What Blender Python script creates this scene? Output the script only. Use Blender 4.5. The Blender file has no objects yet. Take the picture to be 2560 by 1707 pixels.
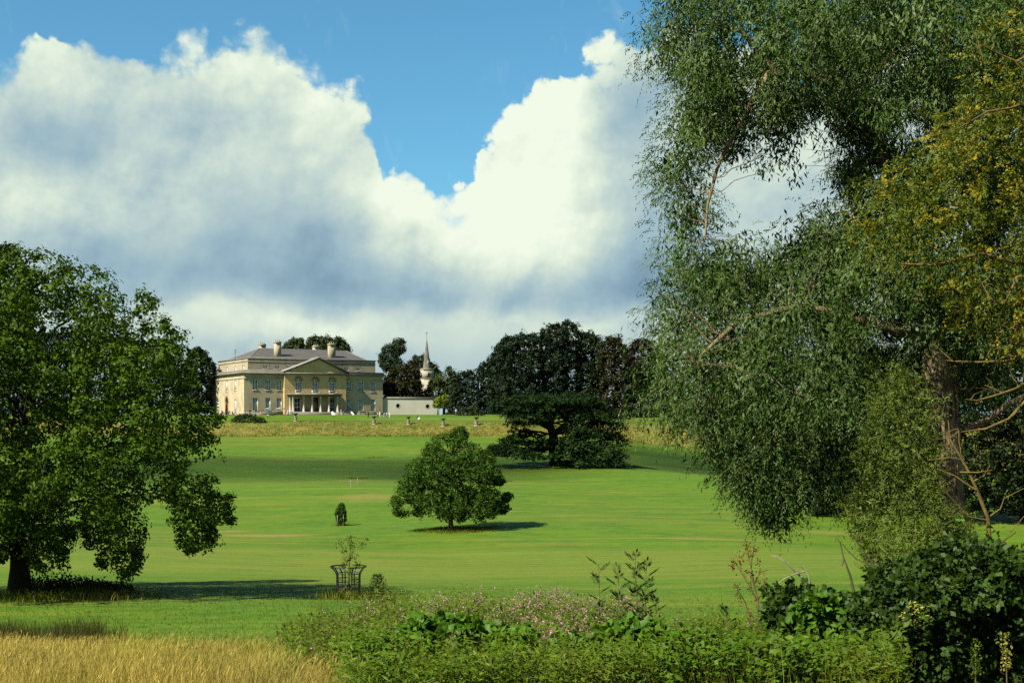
import bpy, bmesh, math, random
import numpy as np
from mathutils import Vector, Matrix

random.seed(11)
rng = np.random.default_rng(11)
sc = bpy.context.scene
col = sc.collection
PI = math.pi
R = math.radians

# ------------------------------------------------------------------ camera
F, HOR = 3517.0, 1080.0            # focal length and horizon of the photograph, in its pixels
cd = bpy.data.cameras.new('camera')
cam = bpy.data.objects.new('camera', cd)
col.objects.link(cam)
cam.location = (0, 0, 0)
cam.rotation_euler = (PI / 2, 0, 0)
cd.sensor_width = 36.0
cd.lens = F / 2560.0 * 36.0
cd.shift_y = (HOR - 853.5) / 2560.0
cd.clip_start = 0.5
cd.clip_end = 9000.0
sc.camera = cam

# ------------------------------------------------------------------ light
SUN_EL = R(45)
TO_SUN = Vector((-0.765, -0.645, 0)).normalized() * math.cos(SUN_EL) + Vector((0, 0, math.sin(SUN_EL)))
sd = bpy.data.lights.new('sun', 'SUN')
sd.energy = 5.0
sd.angle = R(0.53)
sd.color = (1.0, 0.93, 0.80)
sun = bpy.data.objects.new('sun', sd)
sun.rotation_euler = (-TO_SUN).to_track_quat('-Z', 'Y').to_euler()
col.objects.link(sun)
sc.view_settings.view_transform = 'Standard'
sc.view_settings.look = 'None'
sc.view_settings.exposure = 1.5
sc.view_settings.gamma = 1.0
sc.view_settings.use_curve_mapping = False
EXPO = 2 ** 1.5
K_LEAF, K_GROUND, K_PLAIN = .50, .54, .53      # base colours below were chosen at a lower exposure
sc.cycles.use_denoising = False
sc.cycles.max_bounces = 6
sc.cycles.diffuse_bounces = 2
sc.cycles.glossy_bounces = 2
sc.cycles.transmission_bounces = 3
sc.cycles.transparent_max_bounces = 8
sc.cycles.use_adaptive_sampling = True
sc.cycles.adaptive_threshold = 0.01
sc.cycles.sample_clamp_indirect = 4.0


def lin(c):
    c = c / 255.0
    return c / 12.92 if c <= 0.04045 else ((c + 0.055) / 1.055) ** 2.4


def srgb(r, g, b):
    return (lin(r), lin(g), lin(b))


# ------------------------------------------------------------------ node helper
class NT:
    def __init__(s, tree):
        s.t = tree

    def n(s, typ, **kw):
        nd = s.t.nodes.new(typ)
        for k, v in kw.items():
            setattr(nd, k, v)
        return nd

    def put(s, sock, v):
        if isinstance(v, bpy.types.NodeSocket):
            s.t.links.new(v, sock)
        elif isinstance(v, (tuple, list, Vector)):
            v = tuple(v)
            if len(v) == 3 and len(sock.default_value) == 4:
                v = v + (1.0,)
            sock.default_value = v
        else:
            sock.default_value = v

    def m(s, op, a, b=0.0, c=0.0, clamp=False):
        nd = s.n('ShaderNodeMath', operation=op, use_clamp=clamp)
        s.put(nd.inputs[0], a)
        s.put(nd.inputs[1], b)
        s.put(nd.inputs[2], c)
        return nd.outputs[0]

    def add(s, a, b): return s.m('ADD', a, b)
    def sub(s, a, b): return s.m('SUBTRACT', a, b)
    def mul(s, a, b): return s.m('MULTIPLY', a, b)

    def v(s, op, a, b=(0, 0, 0), scale=1.0):
        nd = s.n('ShaderNodeVectorMath', operation=op)
        s.put(nd.inputs[0], a)
        s.put(nd.inputs[1], b)
        if op == 'SCALE':
            s.put(nd.inputs['Scale'], scale)
        return nd.outputs[0]

    def mix(s, f, a, b, mode='MIX'):
        nd = s.n('ShaderNodeMix', data_type='RGBA', blend_type=mode)
        s.put(nd.inputs[0], f)
        s.put(nd.inputs[6], a)
        s.put(nd.inputs[7], b)
        return nd.outputs[2]

    def noise(s, vec, scale, detail=4, rough=0.55, dist=0.0, color=False):
        nd = s.n('ShaderNodeTexNoise')
        s.put(nd.inputs['Vector'], vec)
        nd.inputs['Scale'].default_value = scale
        nd.inputs['Detail'].default_value = detail
        nd.inputs['Roughness'].default_value = rough
        nd.inputs['Distortion'].default_value = dist
        return nd.outputs['Color' if color else 'Fac']

    def sstep(s, x, a, b):
        nd = s.n('ShaderNodeMapRange', interpolation_type='SMOOTHSTEP')
        s.put(nd.inputs[0], x)
        s.put(nd.inputs[1], a)
        s.put(nd.inputs[2], b)
        return nd.outputs[0]

    def ramp(s, x, stops, interp='LINEAR'):
        nd = s.n('ShaderNodeValToRGB')
        cr = nd.color_ramp
        cr.interpolation = interp
        while len(cr.elements) < len(stops):
            cr.elements.new(0.5)
        for e, (p, c) in zip(cr.elements, stops):
            e.position = p
            e.color = tuple(c) + (1.0,)
        s.put(nd.inputs[0], x)
        return nd.outputs[0]


# ------------------------------------------------------------------ sky
def build_world():
    w = bpy.data.worlds.new('World')
    sc.world = w
    w.use_nodes = True
    t = w.node_tree
    for nd in list(t.nodes):
        t.nodes.remove(nd)
    g = NT(t)
    STR = 0.1
    sky = g.n('ShaderNodeTexSky', sky_type='NISHITA', sun_disc=False)
    sky.sun_elevation = SUN_EL
    sky.sun_rotation = math.atan2(TO_SUN.x, TO_SUN.y)
    sky.air_density = 1.0
    sky.dust_density = 0.6
    sky.ozone_density = 2.0
    d = g.n('ShaderNodeTexCoord').outputs['Generated']
    d = g.v('NORMALIZE', d)
    sp = g.n('ShaderNodeSeparateXYZ')
    g.put(sp.inputs[0], d)
    az = g.m('ARCTAN2', sp.outputs[0], sp.outputs[1])
    el = g.m('ARCSINE', sp.outputs[2])

    def AE(px, py):
        a = math.atan((px - 1280) / F)
        return a, math.atan((HOR - py) / F * math.cos(a))
    # domain warp
    wc = g.noise(d, 9.0, 3, 0.5, color=True)
    ws = g.n('ShaderNodeSeparateColor')
    g.put(ws.inputs[0], wc)
    wx, wy = g.sub(ws.outputs[0], 0.5), g.sub(ws.outputs[1], 0.5)
    fb = g.sub(g.noise(d, 17.0, 11, 0.60), 0.5)
    fb2 = g.sub(g.noise(g.v('ADD', d, (3.1, 1.7, 0.4)), 55.0, 8, 0.62), 0.5)
    # cloud tops: height of the cloud edge as a function of azimuth
    A0, A1 = -R(25), R(25)
    tops = [(-400, 230), (-200, 190), (-80, 165), (0, 150), (56, 128), (126, 91), (189, 84), (281, 105), (330, 108),
            (421, 108), (463, 98), (533, 114), (596, 95), (666, 106), (737, 138), (807, 176), (870, 206),
            (918, 255), (946, 320), (956, 410), (972, 430), (1020, 428), (1050, 456), (1101, 474), (1154, 468),
            (1184, 425), (1204, 352), (1256, 300), (1285, 270), (1360, 222), (1400, 180), (1450, 140), (1466, 112),
            (1508, 122), (1571, 112), (1700, 60), (1850, 110), (2050, 180), (2200, 80), (2450, 130), (2700, 200)]
    fc = g.n('ShaderNodeFloatCurve')
    cm = fc.mapping
    cv = cm.curves[0]
    xs = [(AE(px, py)[0] - A0) / (A1 - A0) for px, py in tops]
    ys = [AE(px, py)[1] for px, py in tops]
    xs = np.clip(xs, 0.0, 1.0)
    while len(cv.points) < len(tops):
        cv.points.new(0.5, 0.5)
    for p, x, y in zip(cv.points, xs, ys):
        p.location = (float(x), float(y))
        p.handle_type = 'VECTOR'
    cm.update()
    azw = g.add(az, g.mul(wx, 0.012))
    azw = g.add(azw, g.mul(fb2, 0.010))
    g.put(fc.inputs['Factor'], 1.0)
    g.put(fc.inputs['Value'], g.m('DIVIDE', g.sub(azw, A0), A1 - A0, clamp=True))
    T_in = fc.outputs[0]
    T_out = g.add(0.22, g.mul(g.sub(g.noise(d, 2.6, 2, 0.5), 0.5), 1.6))
    outside = g.sstep(g.m('ABSOLUTE', az), R(22), R(34))
    mx = g.n('ShaderNodeMix', data_type='FLOAT')
    g.put(mx.inputs[0], outside)
    g.put(mx.inputs[2], T_in)
    g.put(mx.inputs[3], T_out)
    T = mx.outputs[0]
    Fd = g.sub(T, el)
    def billow(scale, off, k):
        vr = g.n('ShaderNodeTexVoronoi', feature='SMOOTH_F1', distance='EUCLIDEAN')
        g.put(vr.inputs['Vector'], g.v('ADD', dw, off))
        vr.inputs['Scale'].default_value = scale
        vr.inputs['Smoothness'].default_value = 0.35
        return g.mul(g.sub(0.45, vr.outputs['Distance']), k)
    dw = g.v('ADD', d, g.v('SCALE', g.v('SUBTRACT', g.noise(d, 40.0, 5, 0.6, color=True), (.5, .5, .5)), scale=0.022))
    bil = g.add(billow(22.0, (1.3, 0, .2), 0.034), billow(58.0, (0, 2.1, .7), 0.016))
    bil = g.add(bil, billow(140.0, (.4, .3, 1.1), 0.007))
    Fd = g.add(Fd, bil)
    Fd = g.add(Fd, g.mul(fb, 0.030))
    Fd = g.add(Fd, g.mul(fb2, 0.016))
    soft = g.add(0.004, g.mul(g.sstep(g.noise(g.v('ADD', d, (7.7, 0, 2.0)), 6.0, 2), 0.42, 0.62), 0.018))
    alpha = g.sstep(Fd, -0.002, soft)
    # thin wisps in the blue gap
    wv = g.n('ShaderNodeMapping')
    g.put(wv.inputs[0], d)
    wv.inputs['Rotation'].default_value = (0, R(35), 0)
    wv.inputs['Scale'].default_value = (60, 60, 22)
    wn = g.noise(wv.outputs[0], 1.0, 6, 0.6, 0.6)
    wisp = g.mul(g.sstep(wn, 0.55, 0.80), g.sstep(Fd, -0.075, -0.012))
    wisp = g.mul(wisp, 0.35)
    # brightness of the cloud: broad lights and darks + billow relief
    azs = g.add(az, g.mul(wx, 0.05))
    els = g.add(g.add(el, g.mul(wy, 0.035)), g.mul(fb, 0.020))
    B = g.add(0.60, g.mul(g.sub(g.noise(d, 3.0, 2), 0.5), g.mul(outside, 0.5)))
    blobs = [(1330, 400, 190, 210, .32), (1200, 590, 190, 120, .32), (1440, 200, 120, 110, .30), (1010, 500, 120, 70, .26),
             (1400, 610, 150, 100, .22), (1590, 260, 80, 90, -.36), (1660, 480, 120, 130, -.16),
             (620, 150, 260, 60, .22), (870, 260, 90, 100, .18), (120, 190, 160, 80, .06), (40, 540, 190, 70, .20),
             (330, 440, 230, 120, .02), (130, 350, 150, 70, -.18), (330, 250, 130, 70, -.06), (720, 400, 220, 90, -.02), (820, 500, 160, 80, -.08),
             (520, 670, 330, 90, -.20), (880, 710, 280, 75, -.16), (1330, 748, 330, 55, -.22), (180, 640, 180, 60, -.12),
             (1600, 700, 180, 100, -.22), (700, 560, 220, 80, -.10), (640, 800, 150, 45, .34), (470, 780, 90, 45, .14),
             (860, 815, 160, 40, .26), (1420, 825, 200, 38, .32), (1080, 800, 140, 40, .06), (1050, 890, 260, 50, -.16),
             (430, 860, 120, 60, -.12), (1900, 480, 200, 100, .02)]
    for cx, cy, sx, sy, am in blobs:
        a0, e0 = AE(cx, cy)
        dx = g.mul(g.sub(azs, a0), F / sx)
        dy = g.mul(g.sub(els, e0), F / sy)
        q = g.add(g.mul(dx, dx), g.mul(dy, dy))
        B = g.add(B, g.mul(g.m('EXPONENT', g.mul(q, -0.75)), am))
    off = Vector((-0.006, 0.0, 0.009))
    def relief(scale, det, rough, k):
        a = g.noise(d, scale, det, rough)
        b = g.noise(g.v('ADD', d, tuple(off * (26.0 / scale))), scale, det, rough)
        return g.mul(g.sub(a, b), k)
    det_w = g.add(0.35, g.mul(g.sstep(B, 0.30, 0.75), 0.65))
    B = g.add(B, g.mul(relief(9.0, 3, 0.5, 0.55), 1.0))
    B = g.add(B, g.mul(relief(24.0, 6, 0.55, 0.62), det_w))
    B = g.add(B, g.mul(relief(70.0, 5, 0.6, 0.22), det_w))
    rim = g.m('EXPONENT', g.mul(g.m('ABSOLUTE', Fd), -28.0))
    B = g.add(B, g.mul(g.mul(bil, rim), 9.0))
    B = g.add(B, g.mul(rim, 0.16))
    # a lower bank of lit puffs in front of the grey base
    e750 = AE(1000, 752)[1]
    F2 = g.add(g.sub(g.add(e750, g.mul(wx, 0.035)), el), g.mul(bil, 0.55))
    F2 = g.add(F2, g.mul(fb, 0.012))
    m2 = g.mul(g.sstep(F2, 0.0, 0.012), g.sstep(g.noise(d, 11.0, 3, 0.5), 0.36, 0.60))
    B2 = g.sub(0.80, g.mul(F2, 6.0))
    mb = g.n('ShaderNodeMix', data_type='FLOAT')
    g.put(mb.inputs[0], g.mul(m2, 0.75))
    g.put(mb.inputs[2], B)
    g.put(mb.inputs[3], B2)
    B = mb.outputs[0]
    B = g.add(B, g.mul(bil, g.mul(det_w, 3.2)))
    cc = g.ramp(B, [(0.0, srgb(92, 124, 152)), (0.18, srgb(116, 148, 171)), (0.38, srgb(154, 184, 197)),
                    (0.56, srgb(186, 207, 206)), (0.74, srgb(212, 228, 214)), (0.92, srgb(234, 246, 226)), (1.0, srgb(242, 250, 232))])
    cc = g.mix(1.0, cc, (1 / (EXPO * STR),) * 3, 'MULTIPLY')
    blue = g.mix(1.0, sky.outputs[0], tuple(c * 2 ** .5 / EXPO for c in (0.50, 0.94, 1.0)), 'MULTIPLY')
    base = g.mix(wisp, blue, tuple(c / (EXPO * STR) for c in srgb(170, 205, 225)))
    out = g.mix(alpha, base, cc)
    bg = g.n('ShaderNodeBackground')
    g.put(bg.inputs[0], out)
    bg.inputs[1].default_value = STR
    wo = g.n('ShaderNodeOutputWorld')
    t.links.new(bg.outputs[0], wo.inputs[0])
    w.cycles.sampling_method = 'MANUAL'
    w.cycles.sample_map_resolution = 512


build_world()


# ------------------------------------------------------------------ tags
def tag(o, label=None, cat=None, group=None, kind=None):
    if label: o['label'] = label
    if cat: o['category'] = cat
    if group: o['group'] = group
    if kind: o['kind'] = kind
    return o


def obj(name, me, mats, parent=None, loc=None):
    o = bpy.data.objects.new(name, me)
    col.objects.link(o)
    if mats is not None:
        for mm in (mats if isinstance(mats, (list, tuple)) else [mats]):
            if len(me.materials) < len(mats if isinstance(mats, (list, tuple)) else [mats]):
                me.materials.append(mm)
    if parent is not None:
        o.parent = parent
    if loc is not None:
        o.location = loc
    return o


def empty(name, loc=(0, 0, 0), rz=0.0):
    o = bpy.data.objects.new(name, None)
    o.empty_display_size = 0.3
    o.location = loc
    o.rotation_euler = (0, 0, rz)
    col.objects.link(o)
    return o


def children_of(o, pool):
    return [c for c in pool if c.parent == o]


def copy_tree(o, parent=None):
    c = o.copy()
    col.objects.link(c)
    c.parent = parent
    for ch in list(o.children):
        copy_tree(ch, c)
    return c


# ------------------------------------------------------------------ mesh helpers
def np_mesh(name, V, Q, smooth=False, mat_idx=None):
    V = np.asarray(V, dtype=np.float32)
    Q = np.asarray(Q, dtype=np.int32)
    me = bpy.data.meshes.new(name)
    m, k = Q.shape
    me.vertices.add(len(V))
    me.vertices.foreach_set('co', V.ravel())
    me.loops.add(m * k)
    me.loops.foreach_set('vertex_index', Q.ravel())
    me.polygons.add(m)
    me.polygons.foreach_set('loop_start', np.arange(0, m * k, k, dtype=np.int32))
    if smooth:
        me.polygons.foreach_set('use_smooth', np.ones(m, dtype=bool))
    if mat_idx is not None:
        me.polygons.foreach_set('material_index', np.asarray(mat_idx, dtype=np.int32))
    me.update(calc_edges=True)
    return me


class Acc:
    """collects quads"""
    def __init__(s):
        s.V, s.Q, s.M, s.n = [], [], [], 0

    def add(s, V, Q, mi=0):
        V = np.asarray(V, dtype=np.float32)
        Q = np.asarray(Q, dtype=np.int32)
        s.V.append(V)
        s.Q.append(Q + s.n)
        s.M.append(np.full(len(Q), mi, dtype=np.int32))
        s.n += len(V)

    def box(s, x0, y0, z0, x1, y1, z1, mi=0):
        V = [(x0, y0, z0), (x1, y0, z0), (x1, y1, z0), (x0, y1, z0), (x0, y0, z1), (x1, y0, z1), (x1, y1, z1), (x0, y1, z1)]
        s.add(V, [(0, 3, 2, 1), (4, 5, 6, 7), (0, 1, 5, 4), (1, 2, 6, 5), (2, 3, 7, 6), (3, 0, 4, 7)], mi)

    def tube(s, path, rad, sides=6, mi=0, cap=False):
        P = np.asarray(path, dtype=np.float64)
        k = len(P)
        rad = np.broadcast_to(np.asarray(rad, dtype=np.float64), (k,))
        T = np.gradient(P, axis=0)
        T /= np.linalg.norm(T, axis=1, keepdims=True) + 1e-9
        ref = np.array([1.0, 0, 0]) if abs(T[:, 0]).mean() < 0.8 else np.array([0, 1.0, 0])
        A = np.cross(T, ref)
        A /= np.linalg.norm(A, axis=1, keepdims=True) + 1e-9
        Bv = np.cross(T, A)
        th = np.arange(sides) * 2 * PI / sides
        V = P[:, None, :] + rad[:, None, None] * (np.cos(th)[None, :, None] * A[:, None, :] + np.sin(th)[None, :, None] * Bv[:, None, :])
        V = V.reshape(-1, 3)
        i = np.arange(k - 1)[:, None] * sides
        j = np.arange(sides)[None, :]
        j2 = (j + 1) % sides
        Q = np.stack([i + j, i + j2, i + sides + j2, i + sides + j], -1).reshape(-1, 4)
        s.add(V, Q, mi)

    def lathe(s, prof, sides=16, c=(0, 0, 0), mi=0):
        th = np.arange(sides) * 2 * PI / sides
        V = [(c[0] + r * math.cos(a), c[1] + r * math.sin(a), c[2] + z) for r, z in prof for a in th]
        k = len(prof)
        Q = [(i * sides + j, i * sides + (j + 1) % sides, (i + 1) * sides + (j + 1) % sides, (i + 1) * sides + j)
             for i in range(k - 1) for j in range(sides)]
        s.add(V, Q, mi)

    def mesh(s, name, smooth=False):
        return np_mesh(name, np.concatenate(s.V), np.concatenate(s.Q), smooth, np.concatenate(s.M))

    def build(s, name, mats, parent=None, smooth=False):
        return obj(name, s.mesh(name, smooth), mats, parent)


def norm(a):
    return a / (np.linalg.norm(a, axis=-1, keepdims=True) + 1e-9)


def at(px, py, Y):
    return np.array([(px - 1280) / F * Y, Y, (HOR - py) / F * Y])


TPL = {
    'diamond': (np.array([(0, 0, 0), (.45, .5, .10), (1, 0, -.05), (.45, -.5, .10)]), np.array([(0, 1, 2, 3)])),
    'ovate': (np.array([(0, 0, 0), (.28, .46, .10), (.68, .34, .08), (1, 0, -.08), (.68, -.34, .08), (.28, -.46, .10)]),
              np.array([(0, 3, 2, 1), (0, 5, 4, 3)])),
    'heart': (np.array([(0, 0, 0), (.02, .50, .08), (.55, .38, .08), (1, 0, -.12), (.55, -.38, .08), (.02, -.50, .08)]),
              np.array([(0, 3, 2, 1), (0, 5, 4, 3)])),
}


def leaf_verts(P, D, N, L, W, tpl='diamond'):
    t, q = TPL[tpl]
    D = norm(D)
    S = norm(np.cross(N, D))
    N = np.cross(D, S)
    n = len(P)
    L = np.broadcast_to(np.asarray(L), (n,))[:, None, None]
    W = np.broadcast_to(np.asarray(W), (n,))[:, None, None]
    V = P[:, None, :] + t[None, :, 0:1] * L * D[:, None, :] + t[None, :, 1:2] * W * S[:, None, :] + t[None, :, 2:3] * W * N[:, None, :]
    Q = (np.arange(n) * len(t))[:, None, None] + q[None]
    return V.reshape(-1, 3), Q.reshape(-1, 4)


def rdir(n):
    return norm(rng.normal(size=(n, 3)))


# ------------------------------------------------------------------ materials
MATS = {}


def mat(name):
    m = bpy.data.materials.new(name)
    m.use_nodes = True
    t = m.node_tree
    for nd in list(t.nodes):
        t.nodes.remove(nd)
    MATS[name] = m
    return m, NT(t)


def finish(g, shader):
    o = g.n('ShaderNodeOutputMaterial')
    g.t.links.new(shader, o.inputs[0])


def plain(name, c0, c1=None, scale=3.0, rough=0.7, spec=0.3, bump=0.0, detail=5, metal=0.0, stretch=(1, 1, 1)):
    m, g = mat(name)
    c1 = c1 or tuple(x * 0.7 for x in c0)
    if max(c0) < .66:
        c0, c1 = tuple(x * K_PLAIN for x in c0), tuple(x * K_PLAIN for x in c1)
    b = g.n('ShaderNodeBsdfPrincipled')
    tc = g.n('ShaderNodeTexCoord').outputs['Object']
    mp = g.n('ShaderNodeMapping')
    g.put(mp.inputs[0], tc)
    mp.inputs['Scale'].default_value = stretch
    n = g.noise(mp.outputs[0], scale, detail, 0.6)
    c = g.mix(g.sstep(n, 0.3, 0.7), c0, c1)
    g.put(b.inputs['Base Color'], c)
    b.inputs['Roughness'].default_value = rough
    b.inputs['Specular IOR Level'].default_value = spec
    b.inputs['Metallic'].default_value = metal
    if bump:
        bp = g.n('ShaderNodeBump')
        bp.inputs['Strength'].default_value = bump
        bp.inputs['Distance'].default_value = 0.05
        g.put(bp.inputs['Height'], n)
        g.put(b.inputs['Normal'], bp.outputs[0])
    finish(g, b.outputs[0])
    return m


def leafy(name, cA, cB, cC=None, under=None, trans=0.18, gloss=0.02, grough=0.55, clump=0.5, tcol=None):
    """leaf colours vary from leaf to leaf (and, as in nature, from one spray to the next)"""
    m, g = mat(name)
    cA, cB = tuple(x * K_LEAF for x in cA), tuple(x * K_LEAF for x in cB)
    cC = cC and tuple(x * K_LEAF for x in cC)
    under = under and tuple(x * K_LEAF for x in under)
    rnd = g.n('ShaderNodeNewGeometry')
    c = g.mix(rnd.outputs['Random Per Island'], cA, cB)
    tc = g.n('ShaderNodeTexCoord').outputs['Object']
    if cC:
        n = g.noise(tc, clump, 3, 0.6)
        c = g.mix(g.mul(g.sstep(n, 0.48, 0.68), 0.8), c, cC)
    pl = g.noise(tc, clump * 3.1, 2, 0.5)
    c = g.mix(1.0, c, g.mix(g.sstep(pl, .32, .68), (.72, .76, .70), (1.28, 1.22, 1.1)), 'MULTIPLY')
    if under:
        c = g.mix(g.mul(rnd.outputs['Backfacing'], 0.85), c, under)
    d = g.n('ShaderNodeBsdfDiffuse')
    g.put(d.inputs[0], c)
    tr = g.n('ShaderNodeBsdfTranslucent')
    g.put(tr.inputs[0], g.mix(1.0, c, tcol or (1.35, 1.25, 0.5), 'MULTIPLY'))
    mx = g.n('ShaderNodeMixShader')
    mx.inputs[0].default_value = trans
    g.t.links.new(d.outputs[0], mx.inputs[1])
    g.t.links.new(tr.outputs[0], mx.inputs[2])
    gl = g.n('ShaderNodeBsdfGlossy')
    gl.inputs['Roughness'].default_value = grough
    gl.inputs[0].default_value = (0.9, 0.95, 0.9, 1)
    m2 = g.n('ShaderNodeMixShader')
    m2.inputs[0].default_value = gloss * .3
    g.t.links.new(mx.outputs[0], m2.inputs[1])
    g.t.links.new(gl.outputs[0], m2.inputs[2])
    finish(g, m2.outputs[0])
    return m


def bark(name, c0, c1, scale=2.0):
    return plain(name, c0, c1, scale=scale, rough=0.9, spec=0.1, bump=0.9, stretch=(5, 5, 1))


M_bark = bark('dark_bark', (.022, .017, .010), (.055, .044, .028))
M_bark_willow = bark('willow_bark', (.12, .085, .045), (.36, .27, .16), 3.0)
M_bark_lichen = plain('lichen_bark', (.22, .155, .035), (.10, .08, .035), scale=6, rough=.9, spec=.1, bump=.4)
M_bark_dead = plain('dead_wood', (.42, .38, .32), (.20, .17, .13), scale=5, rough=.9, spec=.1)
M_bark_moss = plain('mossy_wood', (.07, .06, .035), (.10, .11, .04), scale=8, rough=.9, spec=.1)

# ------------------------------------------------------------------ terrain
PY = np.array([-60, -20, 0, 10, 20, 30, 40, 50, 72, 95, 110, 125, 140, 160, 180, 200, 220, 255, 285, 310, 335, 345,
               349, 353, 357, 360, 372, 388, 396, 400, 470, 600, 1000, 2500, 5000], dtype=float)
PZ = np.array([-1.3, -1.5, -1.7, -2.6, -3.9, -5.3, -6.4, -7.25, -8.54, -9.48, -9.82, -10.0, -9.95, -9.45, -8.75, -8.05,
               -7.4, -6.15, -4.85, -3.5, -1.75, -.98, .1, 1.6, 2.6, 2.88, 3.3, 3.95, 4.75, 5.0, 5.2, 6.5, 8.0, 4.0, -10.0])
_yy = np.arange(-60, 5000, 0.5)
_zz = np.interp(_yy, PY, PZ)
for _ in range(2):
    for y0, y1, wn in ((-40, 340, 12), (340, 420, 2)):
        a, b = int((y0 + 60) * 2), int((y1 + 60) * 2)
        kz = np.convolve(_zz, np.ones(wn * 2 + 1) / (wn * 2 + 1), mode='same')
        _zz[a:b] = kz[a:b]


def gz(x, y):
    x = np.asarray(x, dtype=float)
    y = np.asarray(y, dtype=float)
    wb = np.clip((y - 325) / 15, 0, 1) * np.clip((385 - y) / 15, 0, 1)
    yb = y + wb * (1.3 * np.sin(x * .11 + .6) + .8 * np.sin(x * .27 + 2.0) + .4 * np.sin(x * .7))
    z = np.interp(yb, _yy, _zz)
    # the bank is taller and the lawn lower towards the right
    t = np.clip((x - 18) / 40, 0, 2.2)
    wy = np.clip((y - 215) / 60, 0, 1) * np.clip((353 - y) / 5, 0, 1)
    z = z - 4.6 * t * wy
    und = 0.26 * np.sin(x * .10 + y * .05) + 0.24 * np.sin(x * .045 - y * .09 + 1.3) + 0.05 * np.sin(x * .31 + y * .27)
    wu = np.clip((y - 40) / 40, 0, 1) * np.clip((345 - y) / 20, 0, 1)
    return z + und * wu


def gpt(px, Y):
    x = (px - 1280) / F * Y
    return np.array([x, Y, float(gz(x, Y))])


def axis_lines(segs):
    out = []
    for a, b, st in segs:
        out += list(np.arange(a, b, st))
    out.append(segs[-1][1])
    return np.array(out)


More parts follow.
